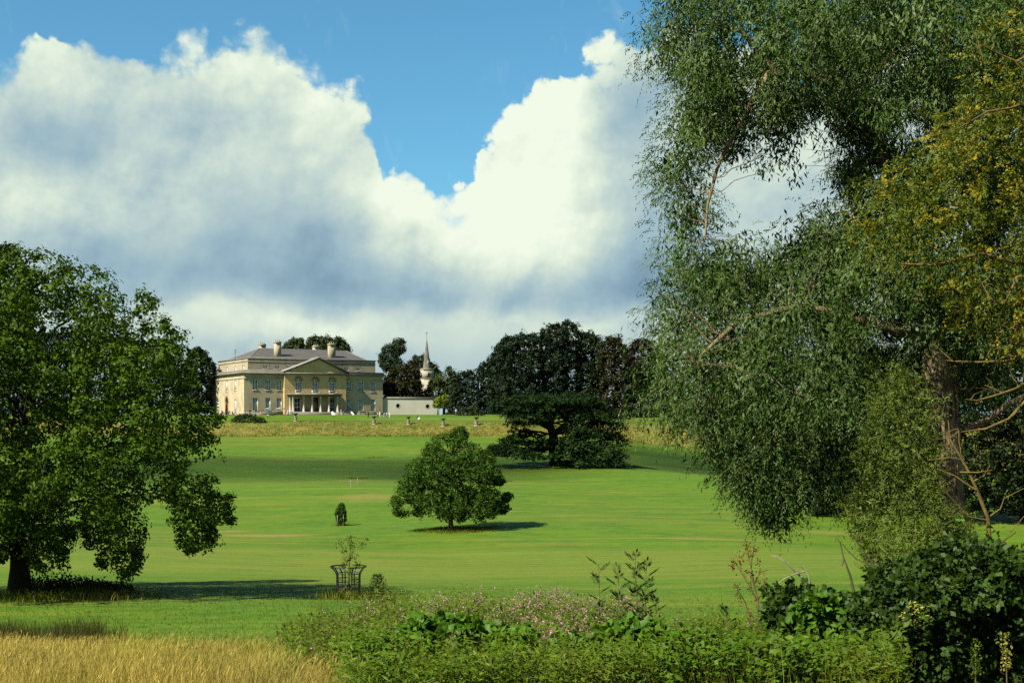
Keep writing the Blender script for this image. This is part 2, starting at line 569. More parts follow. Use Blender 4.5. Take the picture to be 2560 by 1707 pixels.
def build_ground():
    ys = axis_lines([(-60, 0, 5), (0, 60, 1.5), (60, 200, 3), (200, 340, 4), (340, 362, .75), (362, 420, 2), (420, 700, 20), (700, 5000, 200)])
    xs = axis_lines([(-2500, -400, 150), (-400, -120, 15), (-120, -60, 4), (-60, 60, 2), (60, 120, 4), (120, 400, 15), (400, 2500, 150)])
    X, Yg = np.meshgrid(xs, ys)
    Z = gz(X, Yg)
    V = np.stack([X, Yg, Z], -1).reshape(-1, 3)
    nx, ny = len(xs), len(ys)
    i = np.arange(ny - 1)[:, None] * nx + np.arange(nx - 1)[None, :]
    Q = np.stack([i, i + 1, i + nx + 1, i + nx], -1).reshape(-1, 4)
    me = np_mesh('ground', V, Q, smooth=True)
    m, g = mat('park_grass')
    tc = g.n('ShaderNodeTexCoord').outputs['Object']
    sp = g.n('ShaderNodeSeparateXYZ')
    g.put(sp.inputs[0], tc)
    x, y = sp.outputs[0], sp.outputs[1]

    def st(sx, sy, sz=1.0):
        mp = g.n('ShaderNodeMapping')
        g.put(mp.inputs[0], tc)
        mp.inputs['Scale'].default_value = (sx, sy, sz)
        return mp.outputs[0]
    green = g.mix(g.sstep(g.noise(st(.10, .10), 1, 5, .6), .35, .65), (.060, .150, .002), (.097, .182, .004))
    fine = g.noise(st(.9, .9), 1.0, 8, .75)
    green = g.mix(g.sstep(fine, .38, .66), green, (.120, .195, .006))
    mot = g.noise(st(.33, .33), 1, 4, .65)
    green = g.mix(g.mul(g.sstep(mot, .50, .66), .55), green, (.042, .118, .004))
    # mower swathes and drying streaks across the slope
    mp = g.n('ShaderNodeMapping')
    g.put(mp.inputs[0], tc)
    mp.inputs['Rotation'].default_value = (0, 0, R(8))
    mp.inputs['Scale'].default_value = (.035, .30, .3)
    strk = g.noise(mp.outputs[0], 1, 6, .62, .4)
    dryz = g.noise(st(.02, .035), 1, 3, .5)
    dry = g.mul(g.sstep(strk, .44, .68), g.sstep(dryz, .36, .58))
    c = g.mix(g.mul(dry, .6), green, (.240, .212, .028))
    mp2 = g.n('ShaderNodeMapping')
    g.put(mp2.inputs[0], tc)
    mp2.inputs['Rotation'].default_value = (0, 0, R(-5))
    mp2.inputs['Scale'].default_value = (.02, .9, .3)
    sw = g.noise(mp2.outputs[0], 1, 3, .5)
    c = g.mix(g.mul(g.sstep(sw, .45, .62), .42), c, (.050, .125, .003))
    # flat valley floor is paler, cut for hay
    hay = g.mul(g.sstep(y, 88, 98), g.sub(1.0, g.sstep(y, 116, 124)))
    hs = g.noise(st(.012, .8), 1, 4, .6)
    c = g.mix(g.mul(hay, g.add(.25, g.mul(g.sstep(hs, .4, .6), .5))), c, (.165, .200, .022))
    # scorched patches
    for px, Y, sx, sy, am in ((650, 138, 5.5, 2.2, .75), (920, 182, 4.5, 5, .4), (1790, 128, 6, 1.2, .6), (2080, 140, 5, 2.5, .5),
                              (880, 214, 3, 2, .6), (1260, 215, 2, 2, .5), (1210, 128, 5, 1.0, .35), (560, 145, 3, 2, .5)):
        px0 = (px - 1280) / F * Y
        dx = g.mul(g.sub(x, px0), 1 / sx)
        dy = g.mul(g.sub(y, Y), 1 / sy)
        q = g.add(g.mul(dx, dx), g.mul(dy, dy))
        e = g.m('EXPONENT', g.mul(q, -1.0))
        e = g.sstep(g.mul(e, g.add(.4, g.mul(strk, 1.2))), .15, .85)
        c = g.mix(g.mul(e, am), c, (.27, .20, .055))
    # bank and foreground: rank grass, thatch
    yw = g.add(y, g.mul(g.sub(g.noise(st(.06, .06), 1, 3, .6), .5), 9.0))
    rank = g.mul(g.sstep(yw, 343.0, 346.0), g.sub(1.0, g.sstep(yw, 351, 362)))
    rn = g.noise(st(.5, .5), 1, 5, .65)
    c = g.mix(rank, c, g.mix(g.sstep(rn, .35, .65), (.10, .13, .018), (.24, .19, .04)))
    fore = g.sub(1.0, g.sstep(g.add(y, g.mul(g.sub(rn, .5), 8)), 36, 42))
    c = g.mix(fore, c, (.13, .10, .035))
    clod = g.noise(st(3.5, 3.5), 1, 6, .7)
    clod_w = g.sub(.55, g.mul(g.sstep(y, 40, 130), .40))
    c = g.mix(clod_w, c, g.mix(g.sstep(clod, .3, .7), (.55, .58, .50), (1.35, 1.32, 1.25)), 'MULTIPLY')
    c = g.mix(1.0, c, (K_GROUND,) * 3, 'MULTIPLY')
    b = g.n('ShaderNodeBsdfPrincipled')
    g.put(b.inputs['Base Color'], c)
    b.inputs['Roughness'].default_value = .85
    b.inputs['Specular IOR Level'].default_value = .15
    bp = g.n('ShaderNodeBump')
    bp.inputs['Strength'].default_value = .35
    bp.inputs['Distance'].default_value = .10
    g.put(bp.inputs['Height'], g.add(clod, g.mul(fine, 2.0)))
    g.put(b.inputs['Normal'], bp.outputs[0])
    finish(g, b.outputs[0])
    o = obj('ground', me, m)
    tag(o, kind='structure')


build_ground()


def build_path():
    """thin gravel path across the terrace lawn"""
    xs = np.linspace(-42, 40, 60)
    V, Q = [], []
    for i, x in enumerate(xs):
        yc = 381 + x * .02 - np.clip(x + 10, 0, 60) * .16
        for dy in (-.9, .9):
            V.append((x, yc + dy, float(gz(x, yc + dy)) + .03))
        if i:
            k = 2 * i
            Q.append((k - 2, k, k + 1, k - 1))
    o = obj('gravel_path', np_mesh('gravel_path', V, Q), plain('gravel', (.42, .36, .24), (.30, .26, .17), 4, .95))
    tag(o, kind='structure')


build_path()


# ------------------------------------------------------------------ outline -> crown lobes
def in_poly(P, poly):
    x, y = P[:, 0], P[:, 1]
    ins = np.zeros(len(P), bool)
    n = len(poly)
    for i in range(n):
        x1, y1 = poly[i]
        x2, y2 = poly[(i + 1) % n]
        c = ((y1 > y) != (y2 > y)) & (x < (x2 - x1) * (y - y1) / (y2 - y1 + 1e-9) + x1)
        ins ^= c
    return ins


def poly_dist(P, poly):
    d = np.full(len(P), 1e9)
    n = len(poly)
    for i in range(n):
        a = np.array(poly[i], float)
        b = np.array(poly[(i + 1) % n], float)
        ab = b - a
        t = np.clip(((P - a) @ ab) / (ab @ ab + 1e-9), 0, 1)
        q = a + t[:, None] * ab
        d = np.minimum(d, np.linalg.norm(P - q, axis=1))
    return d


def lobes_from(poly, Y, rmin, rmax, depth, holes=(), layers=3, sep=0.8, edge=0.75, edge_share=.62):
    """fills a traced outline with round lobes at scattered distances -> centres, radii in metres"""
    poly = [tuple(map(float, p)) for p in poly]
    xs, ys = [p[0] for p in poly], [p[1] for p in poly]
    C, Rr = [], []
    dref = None
    for ly in range(layers):
        n = 5000
        P = np.stack([rng.uniform(min(xs), max(xs), n), rng.uniform(min(ys), max(ys), n)], 1)
        P = P[in_poly(P, poly)]
        for h in holes:
            if len(P):
                P = P[~in_poly(P, h)]
        d = poly_dist(P, poly)
        for h in holes:
            d = np.minimum(d, poly_dist(P, h))
        k = d > rmin * edge * .8
        P, d = P[k], d[k]
        if dref is None:
            dref = max(np.percentile(d, 92), 1.0)
        r = np.clip(d / edge, rmin, rmax) * rng.uniform(.75, 1.0, len(d))
        o = np.argsort(-r + rng.uniform(0, .45, len(r)) * rmax)
        keep = []
        for i in o:
            if all(np.hypot(*(P[i] - P[j])) > sep * .5 * (r[i] + r[j]) * 1.15 for j in keep):
                keep.append(i)
            if len(keep) > 130:
                break
        for i in keep:
            f = math.sqrt(min(1.0, d[i] / dref))
            if layers == 1:
                off = rng.uniform(-1, 1) * depth * f
            else:
                s0 = -1 + 2 * ly / layers
                off = (s0 + rng.uniform(0, 2 / layers)) * depth * f
            C.append(at(P[i, 0], P[i, 1], Y + off))
            Rr.append(r[i] / F * (Y + off))
        # small sprays that follow the ragged edge of the outline
        n = 4000
        P = np.stack([rng.uniform(min(xs), max(xs), n), rng.uniform(min(ys), max(ys), n)], 1)
        P = P[in_poly(P, poly)]
        d = poly_dist(P, poly)
        for h in holes:
            if len(P):
                k = ~in_poly(P, h)
                P, d = P[k], np.minimum(d[k], poly_dist(P[k], h))
        k = (d < rmin * 1.5) & (d > rmin * .15)
        P, d = P[k][:900], d[k][:900]
        P = P + rng.normal(size=P.shape) * rmin * .28
        r = np.clip(d * 1.05, rmin * .3, rmin) * rng.uniform(.55, 1.1, len(d))
        keep = []
        for i in range(len(P)):
            if all(np.hypot(*(P[i] - P[j])) > 1.25 * (r[i] + r[j]) * .62 for j in keep):
                keep.append(i)
            if len(keep) > 110:
                break
        for i in keep:
            if rng.uniform() < edge_share * 1.6 / layers:
                off = rng.uniform(-.45, .45) * depth
                C.append(at(P[i, 0], P[i, 1], Y + off))
                Rr.append(r[i] / F * (Y + off))
    return np.array(C), np.array(Rr)


def vnoise(P, f, seed=0.0):
    q = np.asarray(P) * f + seed
    i = np.floor(q)
    t = q - i
    t = t * t * (3 - 2 * t)

    def hsh(a):
        v = np.sin(a[:, 0] * 127.1 + a[:, 1] * 311.7 + a[:, 2] * 74.7) * 43758.5453
        return v - np.floor(v)
    out = 0
    for dx in (0, 1):
        for dy in (0, 1):
            for dz in (0, 1):
                w = (t[:, 0] if dx else 1 - t[:, 0]) * (t[:, 1] if dy else 1 - t[:, 1]) * (t[:, 2] if dz else 1 - t[:, 2])
                out = out + w * hsh(i + np.array([dx, dy, dz]))
    return out


def roughen(P, idx, d, Rr, gaps=.34, amp=.45, f=None):
    """pushes sprays in and out and opens gaps between boughs"""
    f = f or .75 / max(.15, float(np.median(Rr)))
    P = P + d * ((vnoise(P, f * 1.7, 3.3) - .45) * amp * Rr[idx])[:, None]
    v = .65 * vnoise(P, f, 9.1) + .35 * vnoise(P, f * 2.3, 5.7)
    P = P + d * (np.minimum(rng.exponential(.15, len(P)), .7) * Rr[idx])[:, None]
    k = v > gaps
    return P[k], idx[k], d[k]


def clumps_on(C, Rr, dens, inner=.55, squash=1.0):
    """clump centres on and a little under the skin of each lobe"""
    n = np.maximum(3, (dens * Rr ** 2).astype(int))
    idx = np.repeat(np.arange(len(C)), n)
    d = rdir(len(idx))
    f = rng.uniform(inner ** 3, 1.0, len(idx)) ** (1 / 3)
    P = C[idx] + d * (Rr[idx] * f)[:, None] * np.array([1, 1, squash])
    return P, idx, d


def leaves_round(P, d, per, rc, L, W, tpl='diamond', up=.6, outw=.9, rnd=.5, droop=.2, flat=1.0):
    idx = np.repeat(np.arange(len(P)), per)
    n = len(idx)
    off = rng.normal(size=(n, 3)) * np.array([1, 1, flat])
    off *= np.minimum(1.0, 1.6 / (np.linalg.norm(off, axis=1, keepdims=True) + 1e-6))
    off *= rc * .6
    Q = P[idx] + off
    N = norm(norm(off + 1e-6) * .7 + d[idx] * outw + np.array([0, 0, up]) + rdir(n) * rnd)
    D = norm(np.cross(N, rdir(n)) + np.array([0, 0, -droop]))
    s = rng.uniform(.7, 1.25, n)
    return leaf_verts(Q, D, N, L * s, W * s, tpl)


def bez(a, b, c, k=8):
    t = np.linspace(0, 1, k)[:, None]
    a, b, c = map(np.asarray, (a, b, c))
    return (1 - t) ** 2 * a + 2 * t * (1 - t) * b + t ** 2 * c


def jitter(path, s):
    p = np.array(path)
    p[1:-1] += rng.normal(size=(len(p) - 2, 3)) * s
    return p


def limbs(acc, trunk_path, trunk_r, C, Rr, thick, twigs=4, P=None, idx=None, sides=5, sag=.25):
    """limbs from the trunk into each lobe, twigs on to its clumps"""
    tp = np.asarray(trunk_path)
    for i in range(len(C)):
        c = C[i]
        dd = np.linalg.norm(tp - c, axis=1) + .9 * np.maximum(0, tp[:, 2] - c[2] + .35 * np.hypot(tp[:, 0] - c[0], tp[:, 1] - c[1]))
        j = int(np.argmin(dd))
        a = tp[j]
        ln = np.linalg.norm(c - a)
        mid = a * .5 + c * .5 + np.array([0, 0, ln * sag])
        r0 = min(trunk_r[j] * .6, thick * (.4 + ln * .12))
        path = jitter(bez(a, mid, c, 7), ln * .02)
        acc.tube(path, np.linspace(r0, r0 * .3, 7), sides)
        if P is not None and twigs:
            own = np.where(idx == i)[0]
            for k in own[:twigs]:
                q = P[k]
                acc.tube(jitter(bez(path[4], c * .6 + q * .4, q, 4), Rr[i] * .04), np.linspace(r0 * .32, r0 * .1, 4), 3)


NTRI = 0


def make_tree(name, label, cat, poly, Y, base_px, trunk_px, leaf, trunk_mat, depth, lobe=(20, 45), holes=(), layers=3, dens=6.0,
              per=12, rc=.5, L=.3, W=.2, group=None, tpl='diamond', up=.5, outw=1.0, flat=1.0, squash=1.0, base_y=None, top_frac=.75,
              limb=True, twigs=2, sides=7, edge=.75, crown_name='crown', inner=.55, rnd=.5, thick=None, sep=.8, gaps=.36, amp=.5, lean=0.0, extra=(), extra_lobe=(6, 15), extra_gaps=.46, limb_share=1.0):
    bx = (base_px - 1280) / F * Y
    bz = float(gz(bx, Y))
    root = empty(name, (bx, Y, bz))
    tag(root, label, cat, group)
    B = np.array([bx, Y, bz])
    C, Rr = lobes_from(poly, Y + lean, lobe[0], lobe[1], depth, holes, layers, edge=edge, sep=sep)
    P, idx, d = clumps_on(C, Rr, dens, inner, squash)
    P, idx, d = roughen(P, idx, d, Rr, gaps, amp)
    nl = 0
    for ep in extra:
        C2, R2 = lobes_from(ep, Y + lean * .7, extra_lobe[0], extra_lobe[1], depth * .25, (), 1, edge=.8, sep=1.15, edge_share=.8)
        kk = rng.uniform(size=len(C2)) < .75
        C2, R2 = C2[kk], R2[kk]
        P2, i2, d2 = clumps_on(C2, R2, dens * .9, .2)
        P2, i2, d2 = roughen(P2, i2, d2, R2, extra_gaps, amp, 1.0 / np.median(Rr))
        P, idx, d = np.concatenate([P, P2]), np.concatenate([idx, i2 + len(C)]), np.concatenate([d, d2])
        nl = len(C) if not nl else nl
        C, Rr = np.concatenate([C, C2]), np.concatenate([Rr, R2])
    V, Q = leaves_round(P, d, per, rc, L, W, tpl, up, outw, flat=flat, rnd=rnd)
    cr = obj(crown_name, np_mesh(crown_name, V - B, Q), leaf, root)
    zt = np.max(C[:, 2])
    top = np.array([np.mean(C[:, 0]) * .5 + bx * .5, Y, bz + (zt - bz) * top_frac])
    r0 = trunk_px / F * Y * .5
    k = 9
    tpath = jitter(np.linspace(B + np.array([0, 0, -.3]), top, k), r0 * .25)
    tt = np.linspace(0, 1, k)
    tpath[:, :2] = B[:2] + (tpath[:, :2] - B[:2]) * (tt ** 1.5)[:, None]
    tr = r0 * np.linspace(1, .3, k)
    tr[0] *= 1.35
    acc = Acc()
    acc.tube(tpath, tr, sides + 3)
    if limb:
        if limb_share < 1:
            k = np.where(rng.uniform(size=len(C)) < limb_share)[0]
            k = k[k < (nl or len(C))]
            limbs(acc, tpath[2:], tr[2:], C[k], Rr[k], thick or r0 * .3, 0)
        else:
            limbs(acc, tpath[2:], tr[2:], C, Rr, thick or r0 * .3, twigs, P, idx)
    me = acc.mesh('trunk', True)
    me.transform(Matrix.Translation(Vector(-B)))
    obj('trunk', me, trunk_mat, root)
    global NTRI
    NTRI += len(Q) * 2
    return root, C, Rr


def Z(scale, ox, oy, pts):
    return [(ox + x / scale, oy + y / scale) for x, y in pts]



# ------------------------------------------------------------------ country house
M_stone = plain('limestone', (.40, .33, .20), (.30, .245, .15), .55, .85, .15, .15)


def stone_wall_mat(name, ca, cb, cs):
    """ashlar with damp staining and faint courses"""
    m, g = mat(name)
    tc = g.n('ShaderNodeTexCoord').outputs['Object']
    sp = g.n('ShaderNodeSeparateXYZ')
    g.put(sp.inputs[0], tc)
    co = g.n('ShaderNodeCombineXYZ')
    g.put(co.inputs[0], g.add(sp.outputs[0], sp.outputs[1]))
    g.put(co.inputs[1], sp.outputs[2])
    ca, cb, cs = [tuple(x * .62 for x in c_) for c_ in (ca, cb, cs)]
    br = g.n('ShaderNodeTexBrick')
    g.put(br.inputs['Vector'], co.outputs[0])
    br.inputs['Color1'].default_value = (*ca, 1)
    br.inputs['Color2'].default_value = (*cb, 1)
    br.inputs['Mortar'].default_value = (*[x * .8 for x in ca], 1)
    br.inputs['Scale'].default_value = 1.0
    br.inputs['Brick Width'].default_value = 1.1
    br.inputs['Row Height'].default_value = .42
    br.inputs['Mortar Size'].default_value = .012
    n1 = g.noise(tc, .22, 5, .65)
    mp = g.n('ShaderNodeMapping')
    g.put(mp.inputs[0], tc)
    mp.inputs['Scale'].default_value = (.8, .8, .15)
    n2 = g.noise(mp.outputs[0], 1.0, 5, .6)
    c = g.mix(g.mul(g.sstep(n1, .48, .62), .65), br.outputs[0], cs)
    c = g.mix(g.mul(g.sstep(n2, .52, .70), .5), c, tuple(x * .62 for x in cs))
    b = g.n('ShaderNodeBsdfPrincipled')
    g.put(b.inputs['Base Color'], c)
    b.inputs['Roughness'].default_value = .9
    b.inputs['Specular IOR Level'].default_value = .1
    finish(g, b.outputs[0])
    return m


M_ash = stone_wall_mat('weathered_ashlar', (.52, .44, .285), (.455, .38, .24), (.33, .275, .19))
M_warm = stone_wall_mat('honey_ashlar', (.66, .49, .225), (.59, .43, .195), (.48, .36, .17))
M_attic = stone_wall_mat('grey_ashlar', (.43, .37, .25), (.38, .325, .215), (.27, .235, .16))
M_lead = plain('lead_flashing', (.26, .26, .25), (.19, .19, .19), 1.5, .6)
M_trim = plain('weathered_trim', (.27, .25, .20), (.18, .165, .135), .8, .85)
M_white = plain('white_paint', (.70, .69, .62), (.64, .63, .57), 3, .5)
M_bal = plain('pale_stone', (.56, .52, .40), (.45, .41, .31), 1, .8)
M_wood = plain('oak_door', (.36, .17, .055), (.26, .12, .04), 3, .6)
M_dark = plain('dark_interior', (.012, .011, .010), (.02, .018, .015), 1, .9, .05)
M_render = plain('lime_render', (.64, .63, .51), (.58, .56, .44), .35, .9, .1)
M_paving = plain('flagstones', (.25, .225, .20), (.19, .17, .155), 1.2, .9)
M_iron = plain('black_iron', (.012, .012, .012), (.02, .018, .016), 6, .5, .4)
mg, gg = mat('window_glass')
_b = gg.n('ShaderNodeBsdfPrincipled')
_b.inputs['Base Color'].default_value = (.028, .034, .042, 1)
_b.inputs['Roughness'].default_value = .08
_b.inputs['Specular IOR Level'].default_value = .6
finish(gg, _b.outputs[0])
M_glass = mg


def slate_mat():
    m, g = mat('roof_slate')
    tc = g.n('ShaderNodeTexCoord').outputs['Object']
    br = g.n('ShaderNodeTexBrick')
    sp = g.n('ShaderNodeSeparateXYZ')
    g.put(sp.inputs[0], tc)
    co = g.n('ShaderNodeCombineXYZ')
    g.put(co.inputs[0], g.add(sp.outputs[0], g.mul(sp.outputs[1], .3)))
    g.put(co.inputs[1], sp.outputs[2])
    g.put(br.inputs['Vector'], co.outputs[0])
    br.inputs['Color1'].default_value = (.044, .039, .033, 1)
    br.inputs['Color2'].default_value = (.064, .056, .045, 1)
    br.inputs['Mortar'].default_value = (.045, .043, .040, 1)
    br.inputs['Scale'].default_value = 1.0
    br.inputs['Brick Width'].default_value = .5
    br.inputs['Row Height'].default_value = .16
    br.inputs['Mortar Size'].default_value = .012
    n = g.noise(tc, .35, 5, .65)
    c = g.mix(g.mul(g.sstep(n, .45, .65), .6), br.outputs[0], (.075, .064, .042))
    b = g.n('ShaderNodeBsdfPrincipled')
    g.put(b.inputs['Base Color'], c)
    b.inputs['Roughness'].default_value = .6
    finish(g, b.outputs[0])
    return m


M_slate = slate_mat()

ZH = 5.0
HC = np.array([(610 - 1280) / F * 400.0, 400.0])
HA = R(30)
hc, hs = math.cos(HA), math.sin(HA)


def HU(px, v=0.0):
    k = (px - 1280) / F
    return (k * (HC[1] + v * hc) - HC[0] + v * hs) / (hc - k * hs)


def HY(u, v): return HC[1] + u * hs + v * hc
def HW(py, u, v=0.0): return (HOR - py) / F * HY(u, v) - ZH


def HVleft(px, u=0.0):
    k = (px - 1280) / F
    return (HC[0] + u * hc - k * (HC[1] + u * hs)) / (hs + k * hc)


def wall_panel(acc, u0, u1, w0, w1, opens, v=0.0, depth=.35, axis='u', mi=0):
    """flat wall with rectangular openings and their reveals; axis 'u' faces -v, axis 'v' faces -u (coordinate along the wall is u0..u1)"""
    us = sorted(set([u0, u1] + [o[0] for o in opens] + [o[1] for o in opens]))
    ws = sorted(set([w0, w1] + [o[2] for o in opens] + [o[3] for o in opens]))

    def pt(a, w, dd=0.0):
        return (a, v + dd, w) if axis == 'u' else (v + dd, a, w)
    for i in range(len(us) - 1):
        for j in range(len(ws) - 1):
            cu, cw = (us[i] + us[i + 1]) / 2, (ws[j] + ws[j + 1]) / 2
            if any(o[0] < cu < o[1] and o[2] < cw < o[3] for o in opens):
                continue
            q = [pt(us[i], ws[j]), pt(us[i + 1], ws[j]), pt(us[i + 1], ws[j + 1]), pt(us[i], ws[j + 1])]
            if axis == 'v':
                q = q[::-1]
            acc.add(q, [(0, 1, 2, 3)], mi)
    for a0, a1, b0, b1 in [o[:4] for o in opens]:
        for (p, q) in (((a0, b0), (a0, b1)), ((a1, b1), (a1, b0)), ((a0, b1), (a1, b1)), ((a1, b0), (a0, b0))):
            acc.add([pt(*p), pt(*q), pt(*q, depth), pt(*p, depth)], [(0, 1, 2, 3)], mi)


def arch_infill(acc, a0, a1, wc, wt, v, axis='u', mi=0, dep=.35):
    """spandrels that turn the top of a rectangular opening into an arch; springing at wc, crown at wt"""
    cx, rx, rw = (a0 + a1) / 2, (a1 - a0) / 2, wt - wc

    def pt(a, w, dd=0.0): return (a, v + dd, w) if axis == 'u' else (v + dd, a, w)
    n = 10
    for i in range(n):
        t0, t1 = PI * i / n, PI * (i + 1) / n
        p0 = (cx - rx * math.cos(t0), wc + rw * math.sin(t0))
        p1 = (cx - rx * math.cos(t1), wc + rw * math.sin(t1))
        q = [pt(*p0), pt(*p1), pt(p1[0], wt), pt(p0[0], wt)]
        acc.add(q if axis == 'u' else q[::-1], [(0, 1, 2, 3)], mi)
        acc.add([pt(*p0), pt(*p0, dep), pt(*p1, dep), pt(*p1)], [(0, 1, 2, 3)], mi)


house = empty('country_house', (HC[0], HC[1], ZH), HA)
tag(house, 'large two-storey honey stone country house with pediment, columned portico and slate roof', 'house')
HWD = HU(957)
HL = 31.0
W_CORN, W_TOP = 11.75, 12.7
u_b0, u_b1 = HU(711, -.8), HU(865, -.8)
VB = -.8

win_cache = {}


def window(axis, a, w0, w1, wd, v, nx, ny, parent=house, blank=False):
    """sash window: white frame > glass, glazing bars, sill"""
    key = (axis, round(w1 - w0, 2), round(wd, 2), nx, ny)
    h = w1 - w0
    if key not in win_cache:
        f = Acc()
        t = .17
        f.box(-wd / 2, .18, 0, -wd / 2 + t, .30, h)
        f.box(wd / 2 - t, .18, 0, wd / 2, .30, h)
        f.box(-wd / 2 + t, .18, 0, wd / 2 - t, .30, t)
        f.box(-wd / 2 + t, .18, h - t, wd / 2 - t, .30, h)
        gl = Acc()
        gl.box(-wd / 2 + t, .265, t, wd / 2 - t, .285, h - t)
        gb = Acc()
        iw, ih = wd - 2 * t, h - 2 * t
        for i in range(1, nx):
            x = -iw / 2 + iw * i / nx
            gb.box(x - .045, .215, t, x + .045, .262, h - t)
        for j in range(1, ny):
            z = t + ih * j / ny
            tt = .07 if j == ny // 2 else .045
            gb.box(-iw / 2, .205, z - tt, iw / 2, .213, z + tt)
        si = Acc()
        si.box(-wd / 2 - .12, -.12, -.16, wd / 2 + .12, .17, -.004)
        win_cache[key] = (f.mesh('window'), gl.mesh('glass'), gb.mesh('glazing_bars'), si.mesh('sill'))
    mf, mgl, mgb, msi = win_cache[key]
    o = obj('window', mf, M_white, parent)
    if axis == 'u':
        o.location = (a, v, w0)
    else:
        o.location = (v, a, w0)
        o.rotation_euler = (0, 0, -PI / 2)
    obj('glass', mgl, M_glass, o)
    obj('glazing_bars', mgb, M_white, o)
    obj('sill', msi, M_bal, o)
    return o


# ---- main front
front_px = [638.2, 669.8, 700.0, 872.4, 902.6, 932.3]
wu = 1.72
ops, wins = [], []
for px in front_px:
    u = HU(px)
    if u > u_b0 - 1.2 and u < u_b0:
        u = u_b0 - 1.3
    if u < u_b1 + 1.2 and u > u_b1:
        u = u_b1 + 1.3
    ops += [(u - wu / 2, u + wu / 2, 7.05, 9.95), (u - .78, u + .78, 1.15, 4.85)]
    wins += [('u', u, 7.05, 9.95, wu, 0.0, 3, 4), ('u', u, 1.15, 4.85, 1.56, 0.0, 3, 6)]
acc = Acc()
wall_panel(acc, 0, HWD, .0, W_CORN + .3, ops)
# left face (facing -u); positions measured from the picture
left_px = [(588.4, 'r'), (566.6, 'a'), (545.6, 'r')]
lops, lwins = [], []
for px, kd in left_px:
    vv = HVleft(px)
    vv = min(max(vv, 3), HL - 4)
    lops.append((vv - .9, vv + .9, 7.05, 9.95))
    lwins.append(('v', vv, 7.05, 9.95, 1.8, 0.0, 3, 4))
    if kd == 'r':
        lops.append((vv - .85, vv + .85, .35, 4.4))
        lwins.append(('v', vv, .35, 4.4, 1.7, 0.0, 2, 6))
    else:
        lops.append((vv - 1.6, vv + 1.6, .1, 5.6))
        arch_v = vv
wall_panel(acc, 0, HL, .0, W_CORN + .3, lops, axis='v')
arch_infill(acc, arch_v - 1.6, arch_v + 1.6, 4.0, 5.6, 0.0, 'v')
# other faces
acc.add([(HWD, 0, 0), (HWD, HL, 0), (HWD, HL, W_CORN + .3), (HWD, 0, W_CORN + .3)], [(0, 1, 2, 3)])
acc.add([(HWD, HL, 0), (0, HL, 0), (0, HL, W_CORN + .3), (HWD, HL, W_CORN + .3)], [(0, 1, 2, 3)])
wall_main = acc.build('wall', M_ash, house)
for w_ in wins + lwins:
    window(*w_)

# plinth, string course, cornice with blocking course
for nm_, mm_, bx_ in (('plinth', M_trim, (-.12, -.12, -.4, u_b0 - .01, -.003, .75)), ('plinth', M_trim, (u_b1 + .01, -.12, -.4, HWD + .12, -.003, .75)),
                      ('plinth', M_trim, (-.12, -.003, -.4, -.003, arch_v - 1.62, .34)), ('plinth', M_trim, (-.12, arch_v + 1.62, -.4, -.003, HL, .34)),
                      ('string_course', M_ash, (-.14, -.14, 10.30, u_b0 - .01, -.004, 10.62)), ('string_course', M_ash, (u_b1 + .01, -.14, 10.30, HWD + .14, -.004, 10.62)),
                      ('string_course', M_ash, (-.14, -.004, 10.30, -.004, HL + .1, 10.62))):
    acc = Acc()
    acc.box(*bx_)
    acc.build(nm_, mm_, house)
acc = Acc()
acc.box(-.75, -.75, W_CORN, HWD + .75, HL + .75, W_CORN + .38)
acc.box(-.45, -.45, W_CORN + .384, HWD + .45, HL + .45, W_CORN + .62)
acc.box(-.30, -.30, W_CORN + .624, HWD + .30, HL + .30, W_TOP)
acc.build('cornice', M_trim, house)
acc = Acc()
acc.box(-.1, -.1, W_TOP + .004, HWD + .1, HL + .1, W_TOP + .08)
acc.build('roof_flat', M_lead, house)

# attic storey, set back
AI = 1.7
AT = 16.35
aops, awins = [], []
for px in (663.4, 692.9, 722, 866.0, 894.6):
    u = HU(px, AI)
    aops.append((u - .78, u + .78, 13.15, 14.25))
    awins.append(('u', u, 13.15, 14.25, 1.56, AI, 4, 2))
acc = Acc()
wall_panel(acc, AI, HWD - AI, W_TOP - .2, AT, aops, v=AI)
lv = HL - 3.0
aops2 = []
for vv in (5.2, 12.5, 20):
    aops2.append((vv - .8, vv + .8, 13.15, 14.25))
    awins.append(('v', vv, 13.15, 14.25, 1.6, AI, 3, 2))
wall_panel(acc, AI, lv, W_TOP - .2, AT, aops2, v=AI, axis='v')
acc.add([(HWD - AI, AI, W_TOP - .2), (HWD - AI, lv, W_TOP - .2), (HWD - AI, lv, AT), (HWD - AI, AI, AT)], [(0, 1, 2, 3)])
acc.add([(HWD - AI, lv, W_TOP - .2), (AI, lv, W_TOP - .2), (AI, lv, AT), (HWD - AI, lv, AT)], [(0, 1, 2, 3)])
attic = acc.build('attic_wall', M_attic, house)
for w_ in awins:
    window(*w_)
acc = Acc()
acc.box(AI - .18, AI - .18, AT - .22, HWD - AI + .18, AI - .004, AT + .12)
acc.box(AI - .18, AI - .004, AT - .22, AI - .004, lv + .18, AT + .12)
acc.box(HWD - AI + .004, AI - .004, AT - .22, HWD - AI + .18, lv + .18, AT + .12)
acc.box(AI - .10, AI - .10, 15.20, HWD - AI + .10, AI - .004, 15.42)
acc.box(AI - .10, AI - .004, 15.20, AI - .004, lv, 15.42)
acc.build('attic_coping', M_trim, house)

